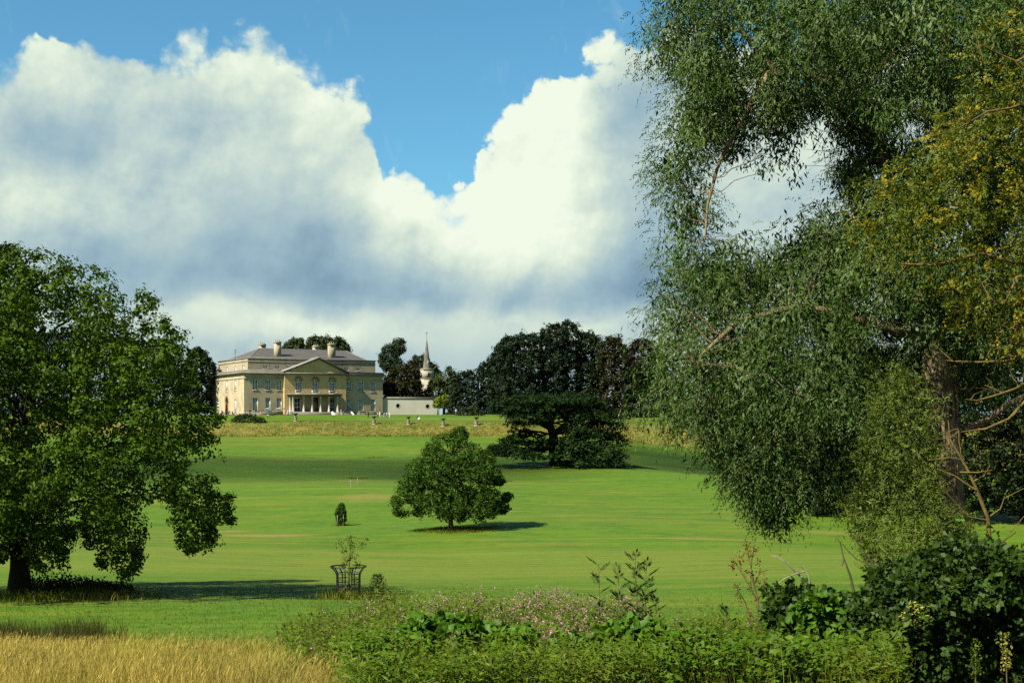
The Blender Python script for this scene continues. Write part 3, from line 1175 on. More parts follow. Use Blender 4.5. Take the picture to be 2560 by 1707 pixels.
# hipped slate roof
rv = 13.5
ru0, ru1 = HU(648, rv), HU(866, rv)
rw = (HW(870.5, ru0, rv) + HW(878, ru1, rv)) / 2
e0u, e1u, e0v, e1v = AI + .5, HWD - AI - 1.2, AI + .5, lv - .5
V = [(e0u, e0v, AT - .3), (e1u, e0v, AT - .3), (e1u, e1v, AT - .3), (e0u, e1v, AT - .3), (ru0, rv, rw), (ru1, rv, rw)]
me = bpy.data.meshes.new('roof')
me.from_pydata(V, [], [(0, 1, 5, 4), (1, 2, 5), (2, 3, 4, 5), (3, 0, 4), (3, 2, 1, 0)])
roof = obj('roof', me, M_slate, house)
acc = Acc()
for a, b in ((0, 4), (1, 5), (4, 5), (2, 5), (3, 4)):
    acc.tube([V[a], V[b]], .13, 6)
acc.build('ridge_tiles', M_lead, roof)
for px0, px1, pyt, pyb, v in ((646.5, 664.5, 860, 872, 17.5), (684.5, 702.8, 853.5, 889, 6.2), (781, 799, 864.5, 878, 18.5), (819.5, 838.5, 859, 893, 6.2)):
    u0, u1 = HU(px0 + 2, v), HU(px1 - 2, v)
    wt = HW(pyt, (u0 + u1) / 2, v)
    acc = Acc()
    acc.box(u0, v - .75, AT - .2, u1, v + .75, wt - .42)
    acc.box(u0 - .14, v - .89, wt - .416, u1 + .14, v + .89, wt - .18)
    acc.box(u0 - .05, v - .80, wt - .176, u1 + .05, v + .80, wt)
    c = acc.build('chimney', M_attic, roof)
    acc = Acc()
    for k in range(3):
        acc.lathe([(.17, 0), (.14, .45), (.17, .5), (.0, .5)], 8, (u0 + (u1 - u0) * (k + .5) / 3, v, wt))
    # chimneys are sub-parts, so their pots sit on the roof beside them
    acc.build('chimney_pots', M_attic, roof)
acc = Acc()
_u, _v = HU(588, 6), 6.0
acc.tube([(_u, _v, AT - 1), (_u, _v, AT + 2.6)], .05, 5)
for k in range(4):
    acc.tube([(_u - .5, _v, AT + 1.4 + k * .3), (_u + .5, _v, AT + 1.4 + k * .3)], .025, 4)
acc.build('aerial', M_iron, house)

# ---- central bay with pediment
acc = Acc()
bops = []
arch_u = [HU(px, VB) for px in (747, 788.5, 831)]
door_u = [HU(px, VB) for px in (744, 788, 832)]
for u in arch_u:
    bops.append((u - 1.0, u + 1.0, 6.3, 10.9))
for i, u in enumerate(door_u):
    bops.append((u - 1.0, u + 1.0, .82, 5.0))
wall_panel(acc, u_b0, u_b1, .0, W_CORN, bops, v=VB, depth=.5)
for u in arch_u:
    arch_infill(acc, u - 1.0, u + 1.0, 9.9, 10.9, VB, dep=.5)
acc.add([(u_b0, 0, 0), (u_b0, VB, 0), (u_b0, VB, W_CORN), (u_b0, 0, W_CORN)], [(0, 1, 2, 3)])
acc.add([(u_b1, VB, 0), (u_b1, 0, 0), (u_b1, 0, W_CORN), (u_b1, VB, W_CORN)], [(0, 1, 2, 3)])
acc.build('central_bay', M_warm, house)
# tympanum head of each arched recess (plaster) and its window
for u in arch_u:
    acc = Acc()
    acc.box(u - .99, VB + .30, 9.55, u + .99, VB + .42, 10.85)
    acc.build('arch_panel', M_bal, house)
for u in arch_u:
    window('u', u, 6.35, 9.5, 1.9, VB + .10, 3, 5)
for u in arch_u:
    acc = Acc()
    n = 12
    for i in range(n):
        t0, t1 = PI * i / n, PI * (i + 1) / n
        pts = []
        for rr, vv in ((1.02, VB - .12), (1.30, VB - .12)):
            pts.append([(u - rr * math.cos(t0), vv, 9.9 + rr * math.sin(t0)), (u - rr * math.cos(t1), vv, 9.9 + rr * math.sin(t1))])
        a, b = pts
        acc.add([a[0], a[1], b[1], b[0]], [(0, 1, 2, 3)])
        acc.add([(*b[0][:1], VB, b[0][2]), b[0], b[1], (*b[1][:1], VB, b[1][2])], [(0, 1, 2, 3)])
        acc.add([a[1], a[0], (*a[0][:1], VB, a[0][2]), (*a[1][:1], VB, a[1][2])], [(0, 1, 2, 3)])
    acc.build('arch_moulding', M_trim, house)
# pediment
ua = HU(796, VB)
wa = HW(895.5, ua, VB)
p0, p1 = u_b0 - .7, u_b1 + .7
wb = W_CORN + .06
acc = Acc()
acc.box(p0, VB - .75, wb, p1, 1.0, wb + .42)
acc.build('pediment_cornice', M_trim, house)
me = bpy.data.meshes.new('pediment')
zb = wb + .424
zapex = wa - .30
V = [(p0 + .5, VB - .15, zb), (p1 - .5, VB - .15, zb), (ua, VB - .15, zapex), (p0 + .5, AI, zb), (p1 - .5, AI, zb), (ua, AI + 4, zapex)]
me.from_pydata(V, [], [(0, 1, 2), (3, 0, 2, 5), (1, 4, 5, 2)])
obj('pediment', me, M_warm, house)
for (ux, sgn) in ((p0, 1), (p1, -1)):
    acc = Acc()
    v0, v1 = VB - .8, AI + 3.5
    A = np.array([ux, zb + .0])
    Bp = np.array([ua, wa])
    d = (Bp - A) / np.linalg.norm(Bp - A)
    nrm = np.array([-d[1], d[0]]) * (1 if d[0] > 0 else -1)
    th = .40
    q = [A, Bp, Bp + np.array([0, .0]) - nrm * 0 + np.array([0, -th / abs(d[0])]), A + np.array([sgn * .02, -.02])]
    lo = [A, Bp]
    VV = [(A[0], v0, A[1]), (Bp[0], v0, Bp[1]), (Bp[0], v1, Bp[1]), (A[0], v1, A[1]),
          (A[0], v0, A[1] + th), (Bp[0], v0, Bp[1] + th), (Bp[0], v1, Bp[1] + th), (A[0], v1, A[1] + th)]
    off = 0 if sgn > 0 else 0
    acc.add(VV, [(0, 3, 2, 1), (4, 5, 6, 7), (0, 1, 5, 4), (2, 3, 7, 6), (3, 0, 4, 7)])
    acc.build('raking_cornice', M_lead if sgn > 0 else M_trim, house)

# ---- portico
pv = VB - 3.4
pu0, pu1 = HU(727, pv), HU(857, pv)
s0 = HW(989.8, (pu0 + pu1) / 2, pv)
s1 = HW(984.0, (pu0 + pu1) / 2, pv)
portico = Acc()
portico.box(pu0, pv, s0 + .25, pu1, VB - .004, s1)
portico.box(pu0 + .35, pv + .35, s0 - .12, pu1 - .35, VB - .004, s0 + .246)
portico = portico.build('portico', M_trim, house)
pod = .82
cu = [HU(px, pv + .75) for px in (733.0, 759.5, 780.5, 801.5, 822.5, 844.0)]
cols = [(u, pv + .75) for u in cu] + [(cu[0] - .05, VB - .5), (cu[-1] + .05, VB - .5)]
acc = Acc()
H = s0 - .12 - pod
acc.lathe([(.46, 0), (.46, .14), (.40, .2), (.34, .24), (.34, H * .33), (.28, H - .42), (.33, H - .36), (.33, H - .28), (.42, H - .2), (.44, H - .16), (.44, H)], 14)
cm_ = acc.mesh('column', True)
for u, v in cols:
    c = obj('column', cm_, M_bal, portico)
    c.location = (u, v, pod)
acc = Acc()
acc.box(pu0 - .5, pv - 1.6, -.6, HU(872, pv - 1.6), VB - .13, pod - .004)
pod_o = acc.build('podium', M_paving, house)
# steps in front, to the right of the portico
su0, su1 = HU(833, pv - 1.6), HU(877, pv - 1.6)
steps = Acc()
for k in range(7):
    steps.box(su0, pv - 1.6 - .42 * (k + 1), -1.6, su1, pv - 1.6 - .42 * k - .004, pod - .2 * (k + 1))
steps = steps.build('steps', M_paving, house)
for u in (su0 - .45, su1 + .003):
    acc = Acc()
    v0, v1 = pv - 1.6, pv - 1.6 - 3.5
    VV = [(u, v0, -1.8), (u + .44, v0, -1.8), (u + .44, v1, -1.8), (u, v1, -1.8), (u, v0, pod + .18), (u + .44, v0, pod + .18), (u + .44, v1, -.75), (u, v1, -.75)]
    acc.add(VV, [(0, 1, 2, 3), (4, 7, 6, 5), (0, 4, 5, 1), (1, 5, 6, 2), (2, 6, 7, 3), (3, 7, 4, 0)])
    acc.build('cheek_wall', M_white, steps)
# balconies
for u in arch_u:
    acc = Acc()
    acc.box(u - 1.25, VB - .9, s1 + .004, u + 1.25, VB - .14, s1 + .22)
    for k in range(9):
        acc.lathe([(.07, 0), (.10, .2), (.05, .45), (.08, .62)], 6, (u - 1.1 + k * .275, VB - .8, s1 + .22))
    acc.box(u - 1.25, VB - .92, s1 + .84, u + 1.25, VB - .68, s1 + 1.02)
    for sx in (-1.25, 1.09):
        acc.box(u + sx, VB - .9, s1 + .224, u + sx + .16, VB - .69, s1 + .836)
        acc.box(u + sx, VB - .685, s1 + .224, u + sx + .16, VB - .14, s1 + 1.02)
    acc.build('balcony', M_bal, house)
# doors under the portico
for i, u in enumerate(door_u):
    if i == 1:
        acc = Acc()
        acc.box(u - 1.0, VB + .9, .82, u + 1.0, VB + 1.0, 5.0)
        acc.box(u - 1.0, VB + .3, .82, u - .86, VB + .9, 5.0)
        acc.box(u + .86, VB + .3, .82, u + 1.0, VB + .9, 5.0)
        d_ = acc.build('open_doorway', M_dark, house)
        acc = Acc()
        acc.box(u - .86, VB + .34, 3.85, u + .86, VB + .42, 4.95)
        acc.build('fanlight', M_glass, d_)
        acc = Acc()
        acc.box(u + .38, VB + .25, .84, u + .84, VB + .32, 3.8)
        acc.build('door_leaf', M_wood, d_)
    else:
        f = window('u', u, .84, 4.98, 1.98, VB + .05, 2, 3)
        f.name = 'french_window'
# arched doorway on the left face
acc = Acc()
n = 12
for (r0, r1, d0) in ((1.28, 1.58, .12),):
    for i in range(n):
        t0, t1 = PI * i / n, PI * (i + 1) / n
        P_ = lambda r, t, d: (d, arch_v - r * math.cos(t), 4.0 + r * math.sin(t))
        acc.add([P_(r0, t0, d0), P_(r1, t0, d0), P_(r1, t1, d0), P_(r0, t1, d0)], [(0, 1, 2, 3)])
        acc.add([P_(r0, t0, d0), P_(r0, t1, d0), P_(r0, t1, d0 + .2), P_(r0, t0, d0 + .2)], [(0, 1, 2, 3)])
acc.box(.12, arch_v - 1.58, .1, .32, arch_v - 1.28, 4.0)
acc.box(.12, arch_v + 1.28, .1, .32, arch_v + 1.58, 4.0)
acc.box(.14, arch_v - 1.27, 3.2, .30, arch_v + 1.27, 3.45)
acc.box(.16, arch_v - .08, 3.46, .28, arch_v + .08, 5.25)
acc.box(.16, arch_v - 1.27, .1, .26, arch_v - .35, 3.19)
adw = acc.build('arched_doorway', M_wood, house)
acc = Acc()
acc.box(.45, arch_v - 1.6, .1, .5, arch_v + 1.6, 5.6)
acc.build('glass', M_glass, adw)

# ------------------------------------------------------------------ garden wall with two round openings
def build_garden_wall():
    A = np.array([HC[0] + (HWD + .3) * hc - .7 * hs, HC[1] + (HWD + .3) * hs + .7 * hc, ZH])
    px_end, Yend = 1092, A[1] + 4.5
    Bp = np.array([(px_end - 1280) / F * Yend, Yend, ZH])
    d = Bp - A
    L = float(np.hypot(d[0], d[1]))
    rz = math.atan2(d[1], d[0])
    root = empty('garden_wall', tuple(A), rz)
    tag(root, 'pale rendered garden wall with two round black openings, joined to the right end of the house', 'wall')
    Ht = (HOR - 996) / F * A[1] - ZH
    holes = []
    for px, py in ((995, 1014), (1069, 1015.5)):
        k = (px - 1280) / F
        t = (k * A[1] - A[0]) / (d[0] - k * d[1])
        Yh = A[1] + d[1] * t
        holes.append((t * L, (HOR - py) / F * Yh - ZH))
    r = .60
    acc = Acc()
    z0 = -1.0
    xs = [0.0]
    for (cx, cz) in holes:
        acc_x0, acc_x1 = cx - 1.0, cx + 1.0
        acc.add([(xs[-1], 0, z0), (acc_x0, 0, z0), (acc_x0, 0, Ht), (xs[-1], 0, Ht)], [(0, 1, 2, 3)])
        sq = []
        n = 24
        for i in range(n):
            a0, a1 = 2 * PI * i / n - PI / 4, 2 * PI * (i + 1) / n - PI / 4

            def sqp(a):
                c, s_ = math.cos(a), math.sin(a)
                m_ = max(abs(c), abs(s_))
                return cx + c / m_, cz + s_ / m_
            q0, q1 = sqp(a0), sqp(a1)
            c0 = (cx + r * math.cos(a0), cz + r * math.sin(a0))
            c1 = (cx + r * math.cos(a1), cz + r * math.sin(a1))
            acc.add([(c0[0], 0, c0[1]), (q0[0], 0, q0[1]), (q1[0], 0, q1[1]), (c1[0], 0, c1[1])], [(3, 2, 1, 0)])
            acc.add([(c0[0], 0, c0[1]), (c1[0], 0, c1[1]), (c1[0], .45, c1[1]), (c0[0], .45, c0[1])], [(0, 1, 2, 3)])
        acc.add([(acc_x0, 0, z0), (acc_x1, 0, z0), (acc_x1, 0, cz - 1), (acc_x0, 0, cz - 1)], [(0, 1, 2, 3)])
        acc.add([(acc_x0, 0, cz + 1), (acc_x1, 0, cz + 1), (acc_x1, 0, Ht), (acc_x0, 0, Ht)], [(0, 1, 2, 3)])
        xs.append(acc_x1)
    acc.add([(xs[-1], 0, z0), (L, 0, z0), (L, 0, Ht), (xs[-1], 0, Ht)], [(0, 1, 2, 3)])
    acc.add([(L, 0, z0), (L, .45, z0), (L, .45, Ht), (L, 0, Ht)], [(0, 1, 2, 3)])
    acc.add([(L, .46, z0), (0, .46, z0), (0, .46, Ht), (L, .46, Ht)], [(0, 1, 2, 3)])
    acc.build('wall_face', M_render, root)
    acc = Acc()
    acc.box(-.1, -.18, Ht + .004, L + .15, .64, Ht + .30)
    acc.box(-.1, -.08, Ht + .304, L + .10, .54, Ht + .52)
    acc.build('coping', M_trim, root)
    for (cx, cz) in holes:
        acc = Acc()
        n = 24
        for i in range(n):
            a0, a1 = 2 * PI * i / n, 2 * PI * (i + 1) / n
            V_ = []
            for rr, vv in ((r, -.05), (r + .14, -.05)):
                V_ += [(cx + rr * math.cos(a0), vv, cz + rr * math.sin(a0)), (cx + rr * math.cos(a1), vv, cz + rr * math.sin(a1))]
            acc.add(V_, [(0, 1, 3, 2)])
        ring = acc.build('round_opening', M_bal, root)
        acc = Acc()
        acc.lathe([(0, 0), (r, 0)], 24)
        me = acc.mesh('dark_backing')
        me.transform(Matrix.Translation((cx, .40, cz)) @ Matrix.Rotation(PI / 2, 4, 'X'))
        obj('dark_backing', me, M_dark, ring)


build_garden_wall()


# ------------------------------------------------------------------ church spire
def build_church():
    Y = 470.0
    bx = (1067 - 1280) / F * Y
    s = Y / F
    root = empty('church_tower', (bx, Y, 5.2), R(24))
    tag(root, 'slender grey stone church spire on a square tower behind the trees', 'church')
    zt = (HOR - 923) * s - 5.2
    tip = (HOR - 846) * s - 5.2
    w = 1.85
    M_ch = stone_wall_mat('church_stone', (.44, .41, .31), (.38, .35, .26), (.27, .25, .19))
    M_sp = plain('spire_stone', (.20, .18, .14), (.12, .105, .085), .8, .9)
    acc = Acc()
    zs = (HOR - 948) * s - 5.2
    acc.box(-w, -w, -.5, w, w, zs)
    acc.box(-w - .07, -w - .07, zs + .004, w + .07, w + .07, zs + .22)
    acc.box(-w + .03, -w + .03, zs + .224, w - .03, w - .03, zt - .3)
    acc.build('tower', M_ch, root)
    acc = Acc()
    acc.box(-w - .06, -w - .06, zt - .296, w + .06, w + .06, zt - .05)
    for sx in (-1, 1):
        acc.box(-w, sx * w - .07, zt - .046, w, sx * w + .07, zt + .22)
        acc.box(sx * w - .07, -w + .08, zt - .046, sx * w + .07, w - .08, zt + .22)
    acc.build('parapet', M_ch, root)
    acc = Acc()
    acc.lathe([(1.5, 0), (1.36, .6), (.05, tip - zt), (0, tip - zt + .02)], 8, (0, 0, zt + .0))
    sp = acc.build('spire', M_sp, root)
    for k in range(1):
        a = -PI / 2
        acc = Acc()
        r0 = 1.75
        V_ = [(-.28, .1, 0), (.28, .1, 0), (.28, .1, 1.5), (0, .1, 2.5), (-.28, .1, 1.5), (-.28, 1.2, 0), (.28, 1.2, 0), (.28, 1.2, 1.5), (0, 1.2, 2.5), (-.28, 1.2, 1.5)]
        acc.add(V_, [(0, 1, 2, 4), (2, 3, 4, 4), (1, 6, 7, 2), (5, 0, 4, 9), (2, 7, 8, 3), (3, 8, 9, 4)])
        me = acc.mesh('lucarne')
        me.transform(Matrix.Rotation(a + PI / 2, 4, 'Z') @ Matrix.Translation((0, -1.25, zt + .6)))
        obj('lucarne', me, M_ch, sp)
    acc = Acc()
    z = tip
    acc.tube([(0, 0, z - .2), (0, 0, (HOR - 829) * s - 5.2)], .06, 5)
    zc = (HOR - 833) * s - 5.2
    acc.tube([(-.5, 0, zc), (.5, 0, zc)], .06, 5)
    acc.lathe([(0, -.15), (.15, 0), (0, .15)], 6, (0, 0, z + .1))
    acc.build('cross', M_iron, root)
    for k in range(2):
        acc = Acc()
        acc.box(-.28, -w - .01, zs + .9, .28, -w + .10, zt - 1.2)
        me = acc.mesh('belfry_louvre')
        me.transform(Matrix.Rotation(k * -PI / 2, 4, 'Z'))
        obj('belfry_louvre', me, M_dark, root)


build_church()


# ------------------------------------------------------------------ urns on pedestals along the terrace edge
def build_urns():
    ped = Acc()
    ped.box(-.42, -.42, -.6, .42, .42, .25)
    ped.box(-.34, -.34, .254, .34, .34, 1.05)
    ped.box(-.42, -.42, 1.054, .42, .42, 1.2)
    mp = ped.mesh('pedestal')
    bo = Acc()
    bo.lathe([(.28, 1.2), (.22, 1.28), (.12, 1.36), (.14, 1.46), (.40, 1.62), (.52, 1.86), (.58, 1.94), (.66, 2.0), (.66, 2.06), (.5, 2.04), (.3, 1.85), (0, 1.8)], 14)
    mb = bo.mesh('bowl', True)
    M_urn = plain('urn_stone', (.38, .34, .25), (.24, .21, .15), 2, .9)
    M_urnd = plain('mossy_urn', (.17, .155, .115), (.10, .09, .06), 3, .9)
    spots = [(739, 358.5, 1.0, 'tall stone urn on the bank edge directly in front of the portico'),
             (935, 354.8, 1.0, 'lichen-grey stone urn on the bank edge below the right wing of the house'),
             (1021, 354.5, .95, 'stone urn on the bank edge in front of the left round wall opening'),
             (1108, 354.3, .95, 'stone urn on the bank edge between the yellow-green tree and the lone tree top'),
             (1191, 354.0, 1.08, 'wide-bowled stone urn on the bank edge beside the dark shrubbery'),
             (1272, 353.5, 1.0, 'stone urn half hidden by the left boughs of the cedar')]
    for px, Y, s, lb in spots:
        p = gpt(px, Y)
        o = empty('garden_urn', tuple(p), R(20))
        o.scale = (s, s, s)
        tag(o, lb, 'urn', 'stone urns along the terrace bank')
        obj('pedestal', mp, M_urn, o)
        obj('bowl', mb, M_urnd, o)


build_urns()


# ------------------------------------------------------------------ people
def body_mesh(pose):
    J = {
        'stand': dict(pel=(0, 0, .95), chest=(0, .0, 1.30), neck=(0, 0, 1.50), head=(0, -.02, 1.63), top=(0, -.02, 1.74),
                      ls=(.19, 0, 1.42), le=(.25, 0, 1.14), lh=(.24, -.08, .88), rs=(-.19, 0, 1.42), re=(-.25, 0, 1.14), rh=(-.22, -.12, .90),
                      lhip=(.10, 0, .90), lk=(.11, -.02, .50), lf=(.12, .02, .07), lt=(.13, -.14, .04), rhip=(-.10, 0, .90), rk=(-.11, -.02, .50), rf=(-.12, .02, .07), rt=(-.13, -.14, .04)),
        'walk': dict(pel=(0, 0, .93), chest=(0, -.03, 1.29), neck=(0, -.04, 1.48), head=(0, -.07, 1.61), top=(0, -.07, 1.72),
                     ls=(.19, -.02, 1.41), le=(.24, .10, 1.16), lh=(.22, .12, .92), rs=(-.19, -.02, 1.41), re=(-.24, -.16, 1.17), rh=(-.20, -.32, 1.02),
                     lhip=(.10, 0, .89), lk=(.10, -.18, .52), lf=(.10, -.30, .10), lt=(.11, -.44, .08), rhip=(-.10, 0, .89), rk=(-.10, .08, .50), rf=(-.10, .34, .14), rt=(-.10, .24, .05)),
        'sit': dict(pel=(0, 0, .48), chest=(0, .03, .84), neck=(0, 0, 1.03), head=(0, -.03, 1.16), top=(0, -.03, 1.27),
                    ls=(.19, .02, .95), le=(.24, -.08, .70), lh=(.16, -.28, .62), rs=(-.19, .02, .95), re=(-.24, -.08, .70), rh=(-.16, -.28, .62),
                    lhip=(.10, 0, .46), lk=(.13, -.42, .48), lf=(.13, -.42, .07), lt=(.13, -.56, .04), rhip=(-.10, 0, .46), rk=(-.13, -.42, .48), rf=(-.13, -.42, .07), rt=(-.13, -.56, .04)),
        'crouch': dict(pel=(0, .12, .42), chest=(0, -.08, .72), neck=(0, -.16, .88), head=(0, -.22, 1.0), top=(0, -.24, 1.1),
                       ls=(.19, -.10, .82), le=(.26, -.26, .58), lh=(.12, -.46, .46), rs=(-.19, -.10, .82), re=(-.26, -.26, .58), rh=(-.12, -.46, .46),
                       lhip=(.11, .10, .40), lk=(.18, -.22, .50), lf=(.15, .0, .08), lt=(.16, -.16, .04), rhip=(-.11, .10, .40), rk=(-.18, -.24, .42), rf=(-.15, .0, .08), rt=(-.16, -.16, .04)),
    }[pose]
    rad = dict(pel=.155, chest=.165, neck=.06, head=.098, top=.07, ls=.075, rs=.075, le=.05, re=.05, lh=.038, rh=.038,
               lhip=.10, rhip=.10, lk=.068, rk=.068, lf=.046, rf=.046, lt=.035, rt=.035)
    names = list(J)
    ed = [('pel', 'chest'), ('chest', 'neck'), ('neck', 'head'), ('head', 'top'), ('chest', 'ls'), ('ls', 'le'), ('le', 'lh'), ('chest', 'rs'), ('rs', 're'), ('re', 'rh'),
          ('pel', 'lhip'), ('lhip', 'lk'), ('lk', 'lf'), ('lf', 'lt'), ('pel', 'rhip'), ('rhip', 'rk'), ('rk', 'rf'), ('rf', 'rt')]
    me = bpy.data.meshes.new('body_skeleton')
    me.from_pydata([J[n] for n in names], [(names.index(a), names.index(b)) for a, b in ed], [])
    o = bpy.data.objects.new('body_skeleton', me)
    col.objects.link(o)
    o.modifiers.new('skin', 'SKIN')
    sv = me.skin_vertices[0].data
    for i, n in enumerate(names):
        r = rad[n]
        sv[i].radius = (r, r * (.72 if n in ('chest', 'pel') else 1.0))
        sv[i].use_root = n == 'pel'
    ss = o.modifiers.new('smooth', 'SUBSURF')
    ss.levels = 1
    dg = bpy.context.evaluated_depsgraph_get()
    m2 = bpy.data.meshes.new_from_object(o.evaluated_get(dg))
    bpy.data.objects.remove(o)
    m2.name = 'person'
    # 0 skin, 1 top, 2 trousers, 3 hair, 4 shoes
    pz, ch, nk = J['pel'][2], J['chest'][2], J['neck'][2]
    hd = np.array(J['head'])
    for _ in range(5):
        m2.materials.append(None)
    for p in m2.polygons:
        c = np.array(p.center)
        if c[2] > nk + .03:
            p.material_index = 3 if (c[2] > hd[2] + .04 or c[1] > hd[1] + .045) else 0
        elif min(np.linalg.norm(c - np.array(J['lh'])), np.linalg.norm(c - np.array(J['rh']))) < .10:
            p.material_index = 0
        elif c[2] < .12 and pose != 'none':
            p.material_index = 4
        elif c[2] < pz + .03 and abs(c[0]) < .21:
            p.material_index = 2
        else:
            p.material_index = 1
        p.use_smooth = True
    return m2


def build_people():
    B = {k: body_mesh(k) for k in ('stand', 'walk', 'sit', 'crouch')}
    cm = {}

    def cl(c):
        if c not in cm:
            cols = dict(white=(.64, .64, .62), black=(.015, .015, .017), navy=(.03, .04, .09), red=(.45, .03, .025), orange=(.55, .17, .06), pink=(.62, .30, .38),
                        green=(.04, .10, .07), grey=(.22, .23, .25), teal=(.03, .14, .15), cream=(.62, .56, .44), skin=(.46, .27, .19), hair=(.05, .03, .018), fair=(.32, .22, .11), blue=(.16, .24, .42))
            cm[c] = plain('cloth_' + c if c not in ('skin',) else 'skin', cols[c], tuple(x * .85 for x in cols[c]), 12, .85, .15)
        return cm[c]
    # (px, Y, pose, facing degrees, top, trousers, hair, label)
    P = [(556.5, 398, 'sit', 40, 'black', 'black', 'hair', 'dark-haired person in black seated at the far left of the house front'),
         (567.5, 397, 'sit', 10, 'navy', 'black', 'hair', 'person in navy seated below the arched doorway'),
         (573, 399, 'sit', -60, 'black', 'grey', 'hair', 'person in black seated just right of the arched doorway'),
         (581, 397, 'sit', 80, 'green', 'black', 'hair', 'person in dark green seated before the left face of the house'),
         (590, 392, 'sit', 30, 'white', 'cream', 'fair', 'person in white seated on the grass before the left face of the house'),
         (600, 391, 'crouch', -70, 'orange', 'red', 'hair', 'person in orange crouching on the grass at the house corner'),
         (624.5, 397, 'stand', 20, 'black', 'black', 'hair', 'person in black standing left of the first front window'),
         (639.5, 396.5, 'stand', -20, 'black', 'grey', 'hair', 'person in black under the first front window'),
         (643.5, 393, 'sit', 60, 'white', 'cream', 'fair', 'person in white seated beside a person in pink'),
         (652, 393, 'sit', -30, 'pink', 'pink', 'hair', 'person in pink seated on the lawn before the front windows'),
         (669, 388, 'crouch', 120, 'white', 'black', 'hair', 'person in white and black crouching on the lawn below the second front window'),
         (715, 396, 'sit', -40, 'red', 'red', 'hair', 'person in red seated left of the portico'),
         (720.5, 395.5, 'stand', 15, 'white', 'navy', 'hair', 'person in a white shirt and navy trousers left of the portico'),
         (731, 396, 'stand', -35, 'white', 'black', 'fair', 'person in a white shirt and black trousers at the portico end'),
         (769.5, 405, 'stand', 90, 'black', 'black', 'hair', 'person in black standing on the podium left of the open door'),
         (847, 398.5, 'crouch', 30, 'cream', 'black', 'hair', 'person in cream and black bending over at the top of the steps'),
         (853, 396, 'walk', 10, 'pink', 'white', 'fair', 'person in pink and white walking down the steps'),
         (859, 399, 'crouch', -50, 'grey', 'black', 'hair', 'person in grey bending over at the right of the steps'),
         (921, 385, 'stand', -10, 'black', 'black', 'hair', 'person in black standing alone right of the steps'),
         (944.5, 383, 'walk', 60, 'white', 'black', 'hair', 'person in a white top and black trousers at the right end of the house'),
         (949.5, 386, 'stand', -40, 'white', 'white', 'fair', 'person all in white next to one in black trousers'),
         (961, 382, 'stand', 50, 'white', 'cream', 'hair', 'cricketer in whites, leftmost of the trio by the garden wall'),
         (967.5, 384, 'walk', 0, 'white', 'grey', 'hair', 'player in white top and grey trousers, middle of the trio by the garden wall'),
         (974, 382, 'stand', -60, 'white', 'white', 'fair', 'cricketer in whites, rightmost of the trio by the garden wall'),
         (1043.5, 372, 'crouch', 140, 'navy', 'navy', 'hair', 'person in navy crouching on the terrace lawn in front of the garden wall'),
         (1140, 404, 'stand', 0, 'white', 'grey', 'hair', 'person in white standing before the dark shrubs right of the wall'),
         (1261.5, 372, 'walk', -80, 'white', 'blue', 'fair', 'person in white walking at the left edge of the cedar'),
         (1547, 366, 'walk', 75, 'white', 'white', 'hair', 'person in white walking right of the cedar')]
    pu = Vector((math.cos(HA), math.sin(HA)))
    for px, Y, pose, rz, top, tr, hr, lb in P:
        p = gpt(px, Y)
        z = p[2]
        d = Vector((p[0] - HC[0], Y - HC[1]))
        u, v = d.dot(pu), d.dot(Vector((-hs, hc)))
        if pu0 - .5 < u < HU(872, pv - 1.6) and v > pv - 1.6:
            z = ZH + pod
        elif su0 < u < su1 and v > pv - 1.6 - 2.9:
            z = ZH + pod - .2 * (int((pv - 1.6 - v) / .42) + 1)
        o = bpy.data.objects.new('person', B[pose])
        col.objects.link(o)
        o.location = (p[0], Y, z - .01)
        o.rotation_euler = (0, 0, R(rz))
        s = rng.uniform(.96, 1.06)
        o.scale = (s, s, s)
        for i, c in enumerate(('skin', top, tr, hr, 'black')):
            o.material_slots[i].link = 'OBJECT'
            o.material_slots[i].material = cl(c)
        tag(o, lb, 'person', 'people gathered around the house')


build_people()


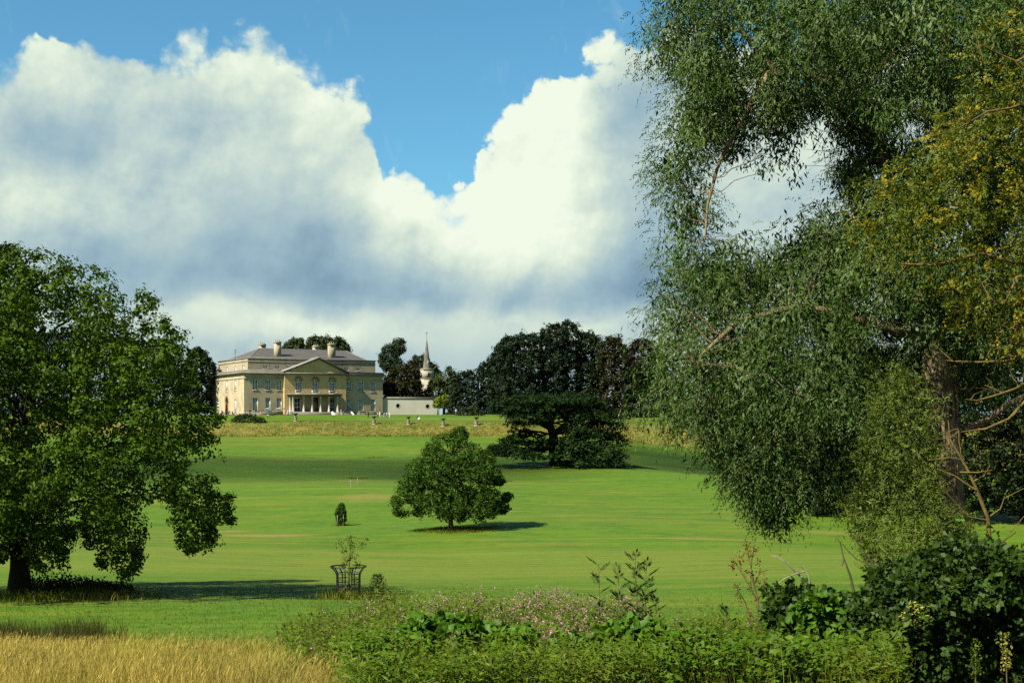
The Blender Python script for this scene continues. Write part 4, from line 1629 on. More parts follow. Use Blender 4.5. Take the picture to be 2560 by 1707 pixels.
# ------------------------------------------------------------------ furniture by the house
def build_furniture():
    # benches
    def bench(px, Y, z, rz, m, lb):
        p = gpt(px, Y)
        o = empty('garden_bench', (p[0], Y, p[2] if z is None else z), rz)
        tag(o, lb, 'bench', 'benches by the house')
        a = Acc(); a.box(-.9, -.25, .40, .9, .25, .46); a.build('seat', m, o)
        a = Acc()
        for k in range(3):
            a.box(-.9, .21, .55 + k * .15, .9, .25, .65 + k * .15)
        a.build('backrest', m, o)
        for x in (-.82, .74):
            for y in (-.24, .16):
                a = Acc(); a.box(x, y, 0, x + .08, y + .08, .396); a.build('leg', m, o)
        return o
    Mb = plain('bench_wood', (.16, .11, .08), (.11, .08, .06), 5, .8)
    bench(763, 406.4, ZH + pod, HA, Mb, 'brown wooden bench on the podium between two portico columns')
    bench(908, 404.0, None, HA, plain('dark_bench', (.035, .033, .03), None, 5, .8), 'long dark bench against the plinth under the right wing windows')
    bench(722, 396.4, None, HA, M_white, 'white garden bench on the grass left of the portico')
    # parasols
    def parasol(px, Y, c, lb):
        p = gpt(px, Y)
        o = empty('parasol', tuple(p))
        tag(o, lb, 'parasol', 'garden parasols by the house')
        a = Acc(); a.tube([(0, 0, 0), (0, 0, 2.2)], .03, 6); a.build('pole', M_iron, o)
        a = Acc(); a.lathe([(1.35, 1.65), (1.30, 1.78), (.7, 2.05), (0, 2.25)], 8); a.build('canopy', c, o)
        a = Acc(); a.lathe([(.3, 0), (.3, .08), (.05, .1)], 10); a.build('base', M_iron, o)
    Mp = plain('grey_canvas', (.20, .23, .22), (.15, .18, .17), 4, .8)
    parasol(672.5, 396.5, Mp, 'grey green parasol under the second front window')
    parasol(700.5, 397.5, plain('faded_canvas', (.30, .28, .24), None, 4, .8), 'faded beige parasol under the third front window')
    # picnic tables
    def table(px, Y, c, lb):
        p = gpt(px, Y)
        o = empty('garden_table', tuple(p), R(20))
        tag(o, lb, 'table', 'garden tables by the house')
        a = Acc(); a.box(-.7, -.4, .68, .7, .4, .73); a.build('tabletop', c, o)
        for x in (-.62, .54):
            for y in (-.36, .28):
                a = Acc(); a.box(x, y, 0, x + .08, y + .08, .676); a.build('leg', c, o)
    table(577, 397.8, Mb, 'brown table among the dark seated people by the left face')
    table(676, 394, plain('teal_paint', (.03, .13, .13), None, 4, .6), 'teal table below the grey green parasol')
    # carrier bags beside the crouching figure
    p = gpt(1047.5, 371.5)
    a = Acc()
    a.lathe([(0, 0), (.30, .02), (.34, .25), (.22, .48), (.08, .55)], 9)
    a.tube([(-.1, 0, .5), (-.05, 0, .72), (.08, 0, .72), (.1, 0, .5)], .02, 4)
    o = a.build('carrier_bag', plain('white_plastic', (.72, .75, .78), None, 6, .5))
    o.location = tuple(p)
    tag(o, 'white carrier bag on the lawn beside the crouching figure in navy', 'bag')
    # downpipe / notice
    p = gpt(1096.5, 424)
    a = Acc(); a.box(-.18, -.18, -.5, .18, .18, 5.0); a.box(-.25, -.25, 5.004, .25, .25, 5.2)
    o = a.build('gate_pier', M_render)
    o.location = tuple(p)
    tag(o, 'slim pale pier at the right end of the garden wall', 'pier')


build_furniture()


# ------------------------------------------------------------------ unseen blobs added high behind the viewer, spaced to half-shade the slope
def build_shade_cloud(name, label, blobs, alt):
    acc = Acc()
    bm = bmesh.new()
    bmesh.ops.create_icosphere(bm, subdivisions=3, radius=1.0)
    sv = np.array([v.co[:] for v in bm.verts])
    sf = np.array([[v.index for v in f.verts] + [f.verts[2].index] for f in bm.faces])
    sf = np.array([[a, b, c, c] for a, b, c, _ in sf])
    bm.free()
    V, T, n = [], [], 0
    k = alt / TO_SUN.z
    for x, y, r in blobs:
        c = np.array([x, y, float(gz(x, y))]) + np.array(TO_SUN) * k
        q = sv * r * (1 + .22 * (vnoise(sv, 2.1, x) - .5)[:, None]) * np.array([1, 1, .8])
        V.append(q + c)
        T.append(sf[:, :3] + n)
        n += len(sv)
    me = np_mesh(name, np.concatenate(V), np.concatenate(T), True)
    o = obj(name, me, M_shade_cloud)
    tag(o, kind='structure')


M_shade_cloud = plain('shade_cloud_white', (.85, .85, .86), None, .02, 1.0, 0)
_bl = []
for x in np.arange(-84, 96, 20):
    for y in ((238, 262) if x < 8 else (268, 296, 322)):
        _bl.append((x + rng.uniform(-6, 6), y + rng.uniform(-6, 6), rng.uniform(9, 13)))
build_shade_cloud('shade_cloud', '', _bl, 2600)

# ------------------------------------------------------------------ foliage materials
L_oak = leafy('oak_leaves', (.034, .086, .003), (.080, .138, .004), (.058, .128, .004), trans=.14, clump=.45)
L_lone = leafy('lime_leaves', (.030, .085, .006), (.066, .132, .010), (.044, .104, .008), trans=.22, clump=.6)
L_dark = leafy('dark_leaves', (.012, .026, .008), (.026, .044, .011), (.022, .036, .008), trans=.12, clump=.3)
L_yew = leafy('yew_needles', (.008, .020, .009), (.016, .034, .012), (.012, .024, .008), trans=.08, clump=.3)
L_cedar = leafy('cedar_needles', (.018, .048, .014), (.036, .075, .016), (.046, .085, .012), trans=.08, clump=.2)
L_blue = leafy('blue_cedar_needles', (.055, .085, .070), (.090, .120, .095), None, trans=.1, gloss=.03)
L_rust = leafy('rusty_leaves', (.024, .030, .008), (.042, .036, .010), (.022, .036, .009), trans=.12, clump=.3)
L_beech = leafy('copper_beech_leaves', (.020, .010, .016), (.034, .016, .020), None, trans=.15, tcol=(1.4, .7, .8))
L_mid = leafy('mid_green_leaves', (.030, .052, .012), (.055, .080, .016), (.045, .060, .012), trans=.2, gloss=.03, clump=.3)
L_lime = leafy('yellow_green_leaves', (.16, .24, .012), (.24, .29, .015), (.13, .20, .012), trans=.3, gloss=.04)
L_pine = leafy('pine_needles', (.020, .042, .016), (.038, .062, .022), (.050, .070, .018), trans=.1, clump=.4)
L_shrub = leafy('shrub_leaves', (.020, .040, .010), (.045, .065, .014), (.030, .050, .010), trans=.15, gloss=.03)

# ------------------------------------------------------------------ the oak on the left
oak_poly = [(46, 626), (88, 631), (122, 629), (168, 646), (182, 674), (214, 671), (245, 661), (274, 659), (280, 680), (285, 711), (308, 730),
            (314, 761), (325, 724), (344, 719), (367, 726), (394, 736), (400, 755), (390, 786), (413, 793), (440, 810), (453, 832), (471, 854),
            (490, 880), (496, 910), (486, 950), (459, 998), (509, 1011), (532, 1027), (551, 1046), (566, 1074), (559, 1101), (547, 1136),
            (560, 1160), (585, 1200), (577, 1232), (577, 1263), (572, 1305), (550, 1308), (519, 1299), (536, 1340), (526, 1360), (484, 1374), (453, 1360),
            (447, 1332), (432, 1300), (430, 1255), (400, 1255), (392, 1300), (360, 1290), (350, 1275), (345, 1300), (362, 1345), (348, 1375), (345, 1408), (333, 1436), (306, 1444),
            (279, 1428), (250, 1405), (238, 1378), (262, 1362), (220, 1350), (190, 1312), (178, 1365), (155, 1376), (158, 1408), (105, 1430), (80, 1400), (77, 1371),
            (23, 1371), (10, 1392), (-60, 1410), (-160, 1400), (-330, 1345), (-440, 1180), (-450, 980), (-350, 800), (-230, 690), (-110, 640), (-20, 632)]
oak_holes = [[(112, 785), (162, 790), (168, 832), (118, 838)], [(352, 1185), (385, 1195), (376, 1228), (350, 1210)], [(463, 1155), (500, 1165), (515, 1200), (470, 1190)],
             [(20, 980), (70, 1000), (75, 1060), (30, 1070)]]
oak, oC, oR = make_tree('oak_tree', 'broad dark green oak with a thick trunk at the left edge of the lawn', 'tree', oak_poly, 72.0, 49, 52, L_oak, M_bark,
                        depth=9.0, lobe=(15, 46), holes=oak_holes, layers=4, dens=25, per=15, rc=.32, L=.175, W=.125, sep=.80, up=.6, outw=.9, inner=.5, flat=.6,
                        twigs=0, thick=.07, limb_share=.07, top_frac=.8, rnd=.45, lean=-3.0, gaps=.32, amp=.9, extra_gaps=.5, extra=[
                            [(430, 1230), (577, 1232), (577, 1305), (550, 1310), (519, 1299), (536, 1340), (526, 1362), (484, 1376), (453, 1362), (447, 1332), (430, 1300)],
                            [(200, 1290), (260, 1250), (350, 1290), (362, 1345), (345, 1371), (345, 1410), (333, 1438), (306, 1448), (279, 1430), (248, 1408), (236, 1384), (265, 1365), (217, 1360)],
                            [(77, 1320), (178, 1317), (178, 1368), (155, 1379), (161, 1412), (105, 1434), (80, 1402)],
                            [(0, 1300), (25, 1300), (25, 1371), (8, 1394), (-40, 1405), (-60, 1330)]])

# ------------------------------------------------------------------ the lone round tree in the middle of the lawn
lone_poly = [(1152, 1073), (1173, 1091), (1178, 1107), (1212, 1121), (1230, 1136), (1248, 1160), (1250, 1185), (1259, 1200), (1230, 1206), (1232, 1216), (1265, 1236), (1281, 1237),
             (1267, 1252), (1244, 1258), (1273, 1268), (1264, 1276), (1246, 1276), (1240, 1289), (1214, 1293), (1210, 1308), (1191, 1300), (1165, 1294), (1152, 1304), (1134, 1298), (1120, 1303),
             (1093, 1294), (1081, 1284), (1052, 1286), (1036, 1284), (1010, 1294), (993, 1287), (981, 1268), (978, 1250), (991, 1230), (993, 1209), (1016, 1191), (1020, 1164),
             (1032, 1154), (1048, 1144), (1063, 1119), (1089, 1093), (1114, 1083), (1134, 1085)]
make_tree('lime_tree', 'lone rounded dark green tree standing in the middle of the lawn', 'tree', lone_poly, 140.0, 1127, 13, L_lone, M_bark,
          depth=4.8, lobe=(7, 19), holes=[[(1050, 1221), (1074, 1226), (1070, 1240), (1052, 1236)], [(1000, 1258), (1032, 1260), (1024, 1273), (1003, 1272)]], layers=4, dens=24, per=10,
          rc=.26, L=.20, W=.145, up=.6, outw=.9, inner=.45, twigs=0, thick=.04, limb_share=.3, top_frac=.82, gaps=.47, amp=.8, lean=-1.2, extra_lobe=(3, 7), extra=[
              [(1640 / 4.9 + 930, 1236), (1281, 1235), (1268, 1252), (1240, 1256)], [(1240, 1262), (1274, 1266), (1264, 1277), (1242, 1278)], [(1225, 1190), (1260, 1200), (1250, 1208), (1226, 1206)],
              [(980, 1240), (1000, 1245), (1006, 1285), (988, 1284)], [(1130, 1076), (1155, 1070), (1172, 1090), (1140, 1100)]])


# ------------------------------------------------------------------ the cedar with flat tiers
def build_cedar():
    Y = 255.0
    bx, bz = (1389 - 1280) / F * Y, float(gz((1389 - 1280) / F * Y, Y))
    Bq = np.array([bx, Y, bz])
    root = empty('cedar_tree', tuple(Bq))
    tag(root, 'wide flat-topped dark cedar with tiered boughs on the slope right of the lone tree', 'tree')
    # (px, py, half width, half height, distance offset)
    T = [(1300, 1000, 48, 9, 1), (1360, 994, 60, 9, 3), (1425, 994, 60, 9, 2), (1475, 1000, 30, 9, -1), (1350, 1003, 60, 8, -4), (1420, 1004, 55, 8, -4), (1275, 1006, 22, 7, -2),
         (1300, 1020, 42, 10, -3), (1360, 1022, 46, 9, -5), (1275, 1036, 25, 10, 0), (1320, 1042, 50, 11, -4), (1290, 1058, 30, 9, -2), (1340, 1058, 32, 8, -5),
         (1440, 1022, 55, 12, 3), (1505, 1018, 32, 10, 1), (1470, 1040, 55, 13, -3), (1530, 1044, 26, 10, 0), (1500, 1062, 55, 13, 2), (1545, 1070, 26, 14, -1),
         (1440, 1058, 30, 10, -4), (1480, 1086, 50, 12, -3), (1535, 1096, 36, 14, 2), (1560, 1110, 14, 22, 0), (1400, 1040, 40, 12, 4), (1420, 1080, 34, 8, -2),
         (1285, 1075, 16, 8, -3), (1312, 1078, 18, 7, 0), (1295, 1090, 22, 5, 4),
         (1260, 1118, 42, 9, -1), (1300, 1108, 40, 8, 3), (1235, 1132, 32, 9, 0), (1290, 1134, 52, 11, -4), (1340, 1122, 34, 12, 1), (1330, 1142, 34, 9, -5), (1218, 1140, 18, 8, -2), (1355, 1100, 20, 14, 3),
         (1430, 1098, 40, 9, -5), (1450, 1115, 50, 10, -6), (1510, 1118, 40, 12, -4), (1430, 1136, 42, 10, -6), (1490, 1138, 50, 12, -6), (1545, 1140, 28, 12, -2), (1470, 1156, 50, 10, -7),
         (1530, 1160, 44, 10, -5), (1555, 1164, 22, 9, -1), (1450, 1130, 40, 12, 5), (1510, 1090, 40, 10, 5), (1420, 1160, 30, 8, -5), (1408, 1112, 24, 14, 2),
         (1325, 1088, 26, 8, 3), (1270, 1100, 24, 7, 2), (1350, 1112, 30, 10, -3), (1250, 1128, 30, 8, -4), (1415, 1068, 24, 9, -4), (1345, 1044, 30, 9, -6), (1450, 1076, 34, 9, -6), (1395, 1140, 30, 9, -7)]
    Ps, Ns, acc = [], [], Acc()
    trunk = jitter(np.array([Bq + np.array([0, 0, -.3]), at(1385, 1120, Y), at(1383, 1085, Y), at(1375, 1060, Y), at(1385, 1030, Y), at(1392, 1000, Y)]), .1)
    acc.tube(trunk, [1.25, 1.0, .85, .75, .5, .25], 10)
    acc.tube(jitter(bez(at(1385, 1085, Y), at(1410, 1060, Y), at(1470, 1035, Y - 1), 6), .1), np.linspace(.6, .15, 6), 7)
    acc.tube(jitter(bez(at(1382, 1070, Y), at(1350, 1060, Y), at(1300, 1030, Y - 1), 6), .1), np.linspace(.55, .15, 6), 7)
    for px, py, hw, hh, dy in T:
        c = at(px, py, Y + dy)
        s = (Y + dy) / F
        a, b = hw * s, hh * s
        n = int(80 * a * (a * .8 + .6))
        n = min(n, 1300)
        r = np.sqrt(rng.uniform(0, 1, n))
        th = rng.uniform(0, 2 * PI, n)
        # ragged tier: a dome, thick in the middle and drooping at its rim
        lob = 1 + .22 * np.sin(th * 5 + px) + .15 * np.sin(th * 9 + py)
        x, y = a * r * np.cos(th) * lob, a * .85 * r * np.sin(th) * lob
        z = b * (.85 * (1 - r ** 2) - .55 * r ** 2 + rng.normal(size=n) * .30) + .15 * np.sin(x * 2.2 + px) * np.sin(y * 2 + py)
        Ps.append(c + np.stack([x, y, z], 1))
        ns = np.stack([x / a * .5, y / a * .5, np.ones(n)], 1) + rng.normal(size=(n, 3)) * .45
        Ns.append(norm(ns))
        j = np.argmin(np.abs(trunk[:, 2] - (c[2] - 1.0)))
        acc.tube(jitter(bez(trunk[max(1, j)], trunk[max(1, j)] * .4 + c * .6 + np.array([0, 0, .3]), c - np.array([0, 0, b * .3]), 6), .12), np.linspace(.22, .06, 6), 5)
    P = np.concatenate(Ps)
    N = np.concatenate(Ns)
    D = norm(np.cross(N, rdir(len(P))))
    V, Q = leaf_verts(P, D, N, .62 * rng.uniform(.6, 1.3, len(P)), .30 * rng.uniform(.7, 1.2, len(P)))
    obj('crown', np_mesh('crown', V - Bq, Q), L_cedar, root)
    me = acc.mesh('trunk', True)
    me.transform(Matrix.Translation(Vector(-Bq)))
    obj('trunk', me, M_bark, root)


build_cedar()


# ------------------------------------------------------------------ woods behind and beside the house
G_w = 'trees in the wood around the house'


def far_tree(name, label, poly, Y, base, leaf, trunk=8, lobe=(7, 20), depth=6.0, dens=3.2, per=10, L=.70, W=.48, rc=.75, up=.5, group=G_w, squash=1.0, layers=3, limb=False, gaps=.44, amp=.9, **kw):
    return make_tree(name, label, 'tree', poly, Y, base, trunk, leaf, M_bark, depth, lobe, (), layers, dens, per, rc, L, W, group, up=up, squash=squash, limb=limb, limb_share=.35, thick=.2, gaps=gaps, amp=amp, **kw)


far_tree('broadleaf_tree', 'small rounded treetop just above the roof between the two left chimneys and the middle', [(706, 872), (712, 862), (724, 854), (737, 848), (753, 850), (759, 865), (766, 874), (766, 900), (706, 900)], 455, 735, L_mid, lobe=(5, 13), depth=4, limb=True)
far_tree('broadleaf_tree', 'larger twin-topped tree rising above the roof between the right chimneys', [(768, 876), (770, 862), (772, 852), (782, 842), (803, 844), (822, 842), (833, 853), (845, 842), (853, 849), (869, 862), (874, 880), (874, 905), (768, 905)], 460, 822, L_mid, lobe=(5, 15), depth=5, limb=True)
far_tree('scots_pine', 'pine with a bare-looking open crown between the house and the spire', Z(5.6, 900, 800, [(280, 500), (310, 470), (335, 470), (330, 385), (400, 350), (470, 330), (490, 285), (550, 278), (610, 285), (620, 320), (640, 380), (610, 440), (560, 470), (500, 500), (520, 540), (580, 580), (600, 620), (590, 665), (480, 705), (420, 680), (370, 715), (310, 650), (275, 590)]),
         440, 985, L_pine, lobe=(4, 11), depth=3.0, limb=True, trunk=6, dens=4, edge=.7, top_frac=.9, L=.5, W=.34)
far_tree('broadleaf_tree', 'brownish dark tree behind the garden wall next to the house', Z(5.6, 900, 800, [(330, 790), (390, 830), (440, 750), (500, 700), (580, 650), (640, 640), (720, 640), (800, 700), (840, 800), (850, 1100), (320, 1100)]), 432, 1000, L_rust, depth=5)
far_tree('broadleaf_tree', 'dark tree whose top shows on both sides of the spire', Z(5.6, 900, 800, [(650, 640), (690, 600), (740, 575), (735, 545), (775, 510), (850, 512), (910, 545), (980, 580), (1040, 640), (1100, 710), (1100, 900), (1000, 1000), (700, 1000)]), 490, 1058, L_dark, depth=5, lobe=(6, 16))
far_tree('broadleaf_tree', 'bushy olive green tree standing right of the church tower', [(1089, 943), (1105, 923), (1125, 921), (1139, 932), (1150, 961), (1148, 1010), (1079, 1010), (1056, 996), (1066, 979), (1077, 957)], 436, 1110, L_mid, depth=5)
far_tree('broadleaf_tree', 'low dark tree hiding the foot of the church tower', [(1040, 1000), (1052, 985), (1075, 985), (1085, 1010), (1040, 1010)], 438, 1064, L_dark, depth=3, lobe=(5, 10))
far_tree('yew_tree', 'dark sloping yew hedge-like tree between the wall end and the tall wood', [(1139, 934), (1157, 928), (1168, 933), (1186, 928), (1203, 914), (1221, 902), (1239, 905), (1257, 907), (1268, 1052), (1130, 1052), (1120, 1010)], 412, 1195, L_yew, depth=6, lobe=(7, 18))
far_tree('yew_tree', 'dark pointed evergreen beside the tall cedar of the wood', [(1222, 905), (1240, 876), (1250, 860), (1262, 850), (1275, 870), (1285, 1050), (1225, 1050)], 405, 1252, L_yew, depth=5, lobe=(6, 15))
far_tree('tall_cedar', 'tallest dark cedar of the wood with spreading top tiers', [(1245, 900), (1240, 874), (1262, 840), (1280, 842), (1307, 830), (1326, 832), (1350, 832), (1355, 820), (1385, 809), (1403, 804), (1422, 801), (1436, 815), (1450, 836), (1445, 862), (1448, 1052), (1254, 1052)], 400, 1360, L_yew, depth=8, lobe=(8, 22), squash=.6, limb=True, trunk=14, dens=3.6)
far_tree('broadleaf_tree', 'dark round-topped tree right of the tallest cedar', [(1446, 850), (1455, 838), (1468, 831), (1478, 832), (1489, 842), (1505, 852), (1512, 890), (1512, 1052), (1442, 1052)], 402, 1480, L_dark, depth=6)
far_tree('broadleaf_tree', 'reddish brown tinged tree in the right of the wood', [(1506, 858), (1516, 847), (1529, 842), (1540, 850), (1548, 840), (1553, 860), (1567, 874), (1574, 920), (1574, 1052), (1503, 1052)], 398, 1538, L_rust, depth=6)
far_tree('copper_beech', 'purple copper beech rising behind the willow edge', [(1568, 878), (1578, 860), (1596, 850), (1618, 850), (1640, 860), (1660, 890), (1660, 980), (1568, 980)], 415, 1610, L_beech, depth=6)
far_tree('broadleaf_tree', 'dark tree below the copper beech, seen beside the willow', [(1560, 930), (1600, 915), (1650, 925), (1700, 960), (1710, 1062), (1560, 1060)], 392, 1630, L_dark, depth=6)
far_tree('broadleaf_tree', 'dark tree seen through the middle of the willow', [(1690, 950), (1740, 880), (1810, 870), (1880, 900), (1910, 1066), (1690, 1066)], 388, 1790, L_dark, depth=8, dens=1.2)
far_tree('broadleaf_tree', 'dark tree farthest right of the wood beyond the willow', [(1890, 960), (1960, 900), (2060, 880), (2160, 920), (2190, 1072), (1890, 1072)], 384, 2030, L_dark, depth=8, dens=1.2)
far_tree('broadleaf_tree', 'dark conifer-like tree between the oak and the left end of the house', [(478, 890), (490, 868), (509, 879), (528, 902), (540, 925), (526, 960), (524, 1024), (440, 1030), (440, 930)], 422, 495, L_dark, depth=5, lobe=(6, 16))
far_tree('broadleaf_tree', 'dark tree behind the right half of the oak crown', [(330, 900), (380, 850), (440, 860), (480, 920), (480, 1035), (330, 1035)], 428, 410, L_dark, depth=6, dens=1.2)
far_tree('broadleaf_tree', 'dark tree behind the middle of the oak crown', [(180, 900), (240, 840), (320, 850), (350, 920), (350, 1035), (180, 1035)], 424, 262, L_dark, depth=7, dens=1.2)
far_tree('broadleaf_tree', 'dark tree behind the left of the oak crown', [(-60, 900), (20, 830), (130, 840), (200, 920), (200, 1035), (-60, 1035)], 420, 60, L_dark, depth=7, dens=1.2)
far_tree('blue_cedar', 'pale blue-green cedar glimpsed through the gap in the oak', [(85, 860), (120, 836), (160, 832), (205, 850), (235, 885), (225, 935), (160, 960), (90, 950)], 250, 160, L_blue, depth=4, lobe=(6, 14), squash=.55, L=.4, W=.25, rc=.5)
far_tree('broadleaf_tree', 'rounded dark treetop poking above the oak at the far left', [(-40, 660), (0, 620), (20, 614), (38, 624), (60, 660), (80, 800), (60, 1100), (-80, 1100), (-100, 800)], 77, -60, L_dark, depth=2, lobe=(9, 26), L=.22, W=.15, rc=.4, dens=5, top_frac=.8)
# nearer dark trees on the right, behind the willow
far_tree('dark_woodland_tree', 'dark tree on the lawn edge behind the willow trunk', [(2010, 1285), (1990, 1120), (2040, 980), (2140, 880), (2260, 860), (2360, 960), (2390, 1130), (2380, 1285)], 160, 2190, L_dark, depth=6, lobe=(14, 36), L=.34, W=.23, rc=.55, dens=5, per=14, trunk=16, limb=True, gaps=.32)
far_tree('dark_woodland_tree', 'dark tree at the right edge behind the lichen-yellow branches', [(2350, 1275), (2330, 1000), (2390, 760), (2480, 660), (2560, 640), (2720, 690), (2800, 1000), (2800, 1275)], 150, 2560, L_dark, depth=7, lobe=(16, 42), L=.34, W=.23, rc=.55, dens=5, per=14, trunk=18, limb=True, gaps=.30)
far_tree('yellow_green_tree', 'small bright yellow-green tree at the end of the garden wall', Z(9.046, 1000, 980, [(765, 225), (800, 170), (860, 120), (950, 110), (1020, 70), (1100, 75), (1120, 160), (1070, 220), (1100, 290), (1020, 320), (930, 310), (880, 340), (820, 350), (780, 300)]), 420, 1094, L_lime, trunk=3, lobe=(4, 9), depth=1.6, dens=6, L=.40, W=.30, rc=.45, group=None, limb=True, top_frac=.8)


def bush(name, label, poly, Y, base, leaf, **kw):
    d = dict(trunk=2, lobe=(4, 10), depth=2.0, dens=5, L=.35, W=.24, rc=.45, limb=False, top_frac=.5, group='shrubs on the terrace')
    d.update(kw)
    return far_tree(name, label, poly, Y, base, leaf, **d)


bush('terrace_shrub', 'large dull green shrub on the bank below the left corner of the house', [(576, 1066), (580, 1050), (596, 1040), (620, 1036), (648, 1042), (662, 1052), (668, 1066), (640, 1070), (600, 1072)], 357.5, 620, L_shrub)
bush('terrace_shrub', 'low dark shrubs on the terrace edge left of the wood', Z(9.046, 1000, 980, [(1250, 560), (1320, 440), (1450, 380), (1600, 340), (1750, 380), (1850, 480), (1900, 600), (1250, 610)]), 396, 1170, L_shrub)
bush('terrace_shrub', 'small grey-green shrub against the foot of the garden wall end', Z(9.046, 1000, 980, [(1020, 560), (1060, 490), (1110, 500), (1130, 570), (1080, 590)]), 410, 1119, L_mid, lobe=(3, 6))
bush('terrace_shrub', 'dark shrub at the edge of the wood above the cedar', [(1390, 1056), (1400, 1030), (1440, 1020), (1500, 1030), (1560, 1036), (1600, 1058)], 376, 1490, L_dark, lobe=(5, 12), depth=3)

# ------------------------------------------------------------------ white willow on the right
L_will = leafy('willow_leaves', (.020, .066, .003), (.056, .118, .007), (.036, .104, .003), under=(.110, .165, .045), trans=.12, gloss=.03, grough=.5, clump=.7)
L_bushw = leafy('sallow_leaves', (.110, .175, .010), (.190, .260, .020), (.090, .150, .010), under=(.19, .25, .06), trans=.3, clump=1.0)
L_yel = leafy('yellowing_leaves', (.060, .105, .005), (.135, .165, .008), (.40, .30, .010), trans=.32, gloss=.03, clump=1.6)
L_elder = leafy('bramble_leaves', (.020, .052, .005), (.045, .092, .009), (.045, .080, .006), trans=.22, gloss=.03, grough=.55, clump=1.0)
L_bright = leafy('bindweed_leaves', (.060, .165, .006), (.115, .240, .012), (.045, .115, .006), trans=.32, gloss=.03, grough=.55, clump=1.5)
L_weed = leafy('weed_leaves', (.072, .140, .008), (.140, .215, .014), (.120, .145, .014), trans=.30, clump=.8)
L_ash = leafy('ash_leaves', (.030, .075, .012), (.060, .115, .018), None, trans=.25)
L_dead = leafy('brown_seed_heads', (.15, .060, .022), (.26, .11, .04), None, trans=.15)
L_pink = leafy('pink_petals', (.52, .24, .34), (.68, .40, .48), None, trans=.3, tcol=(1.1, .9, 1.0))
L_fluff = leafy('seed_fluff', (.24, .20, .11), (.36, .30, .17), None, trans=.3, tcol=(1, 1, 1))
L_straw = leafy('straw', (.46, .360, .075), (.64, .520, .140), (.36, .34, .050), trans=.25, clump=.25, tcol=(1.2, 1.1, .7))
L_grass = leafy('long_grass', (.085, .140, .012), (.160, .190, .022), (.20, .19, .030), trans=.3, clump=.3)
L_lawn = leafy('lawn_grass', (.075, .150, .006), (.120, .185, .009), None, trans=.3, clump=.3)
L_bank = leafy('bank_grass', (.085, .145, .008), (.21, .215, .024), (.27, .200, .030), trans=.25, clump=.09)
L_rush = leafy('rush', (.045, .060, .012), (.095, .090, .022), None, trans=.15)
L_pale = leafy('pale_leaves', (.40, .42, .08), (.48, .46, .10), None, trans=.3)


def sprays(P, Dv, n_leaf, length, L, W, droop=.5, spread=.7, tpl='diamond'):
    """drooping leafy twigs: leaves set alternately along each"""
    n = len(P)
    t = np.tile(np.linspace(.12, 1.0, n_leaf), (n, 1)) + rng.uniform(-.03, .03, (n, n_leaf))
    ln = length * rng.uniform(.6, 1.3, n)
    Dv = norm(Dv)
    side = norm(np.cross(Dv, rdir(n)))
    dn = np.array([0, 0, -1.0])
    X = P[:, None, :] + Dv[:, None, :] * (t * ln[:, None])[..., None] + dn * (t ** 2 * ln[:, None] * droop)[..., None]
    T = norm(Dv[:, None, :] + dn * (2 * t * droop)[..., None])
    sg = np.where(np.arange(n_leaf) % 2 == 0, 1.0, -1.0)[None, :, None]
    sd = side[:, None, :] * sg + rng.normal(size=X.shape) * .35
    D = norm(T * .8 + sd * spread + dn * .25)
    N = norm(np.cross(T, sd) * sg * -1 + np.array([0, 0, .35]) + rng.normal(size=X.shape) * .45)
    m = n * n_leaf
    s = rng.uniform(.75, 1.2, m)
    return leaf_verts(X.reshape(m, 3), D.reshape(m, 3), N.reshape(m, 3), L * s, W * s, tpl)


def in_frame(P, mrg=120):
    px = 1280 + P[:, 0] / P[:, 1] * F
    py = HOR - P[:, 2] / P[:, 1] * F
    return (px > -mrg) & (px < 2560 + mrg) & (py > -mrg) & (py < 1707 + mrg)


def thin_out(P, frac, *more):
    """fewer sprays on the part of a crown far outside the picture"""
    k = in_frame(P) | (rng.uniform(size=len(P)) < frac)
    return [a[k] for a in (P,) + more]


will_poly = [(1614, -60), (1600, 0), (1562, 43), (1557, 66), (1579, 113), (1588, 147), (1640, 208), (1657, 243), (1627, 269), (1622, 304), (1635, 390), (1601, 412), (1622, 455), (1596, 477),
             (1644, 507), (1605, 529), (1645, 560), (1640, 607), (1631, 672), (1629, 756), (1580, 792), (1567, 836), (1607, 854), (1567, 908), (1598, 952), (1567, 1010), (1598, 1055), (1656, 1077),
             (1687, 1104), (1736, 1104), (1732, 1127), (1759, 1176), (1794, 1211), (1794, 1260), (1844, 1274), (1879, 1287), (1910, 1327), (1955, 1336), (1986, 1310), (2027, 1310),
             (2009, 1283), (2022, 1262), (2076, 1269), (2120, 1283), (2147, 1318), (2165, 1310), (2250, 1290), (2300, 1180), (2320, 1040), (2400, 985), (2470, 1010), (2540, 960), (2600, 820), (2900, 700), (2950, 200), (2800, -250), (2400, -420), (1950, -400), (1700, -250)]
will_hole = [(1790, 372), (1852, 385), (1874, 394), (1909, 385), (1952, 405), (1985, 420), (2020, 380), (2030, 320), (2056, 290), (2085, 350), (2085, 430), (2112, 499), (2060, 505),
             (2008, 500), (1969, 535), (1939, 550), (1878, 570), (1844, 580), (1809, 535), (1780, 490)]
will_hole2 = [(1800, 560), (1790, 620), (1770, 560), (1780, 500)]


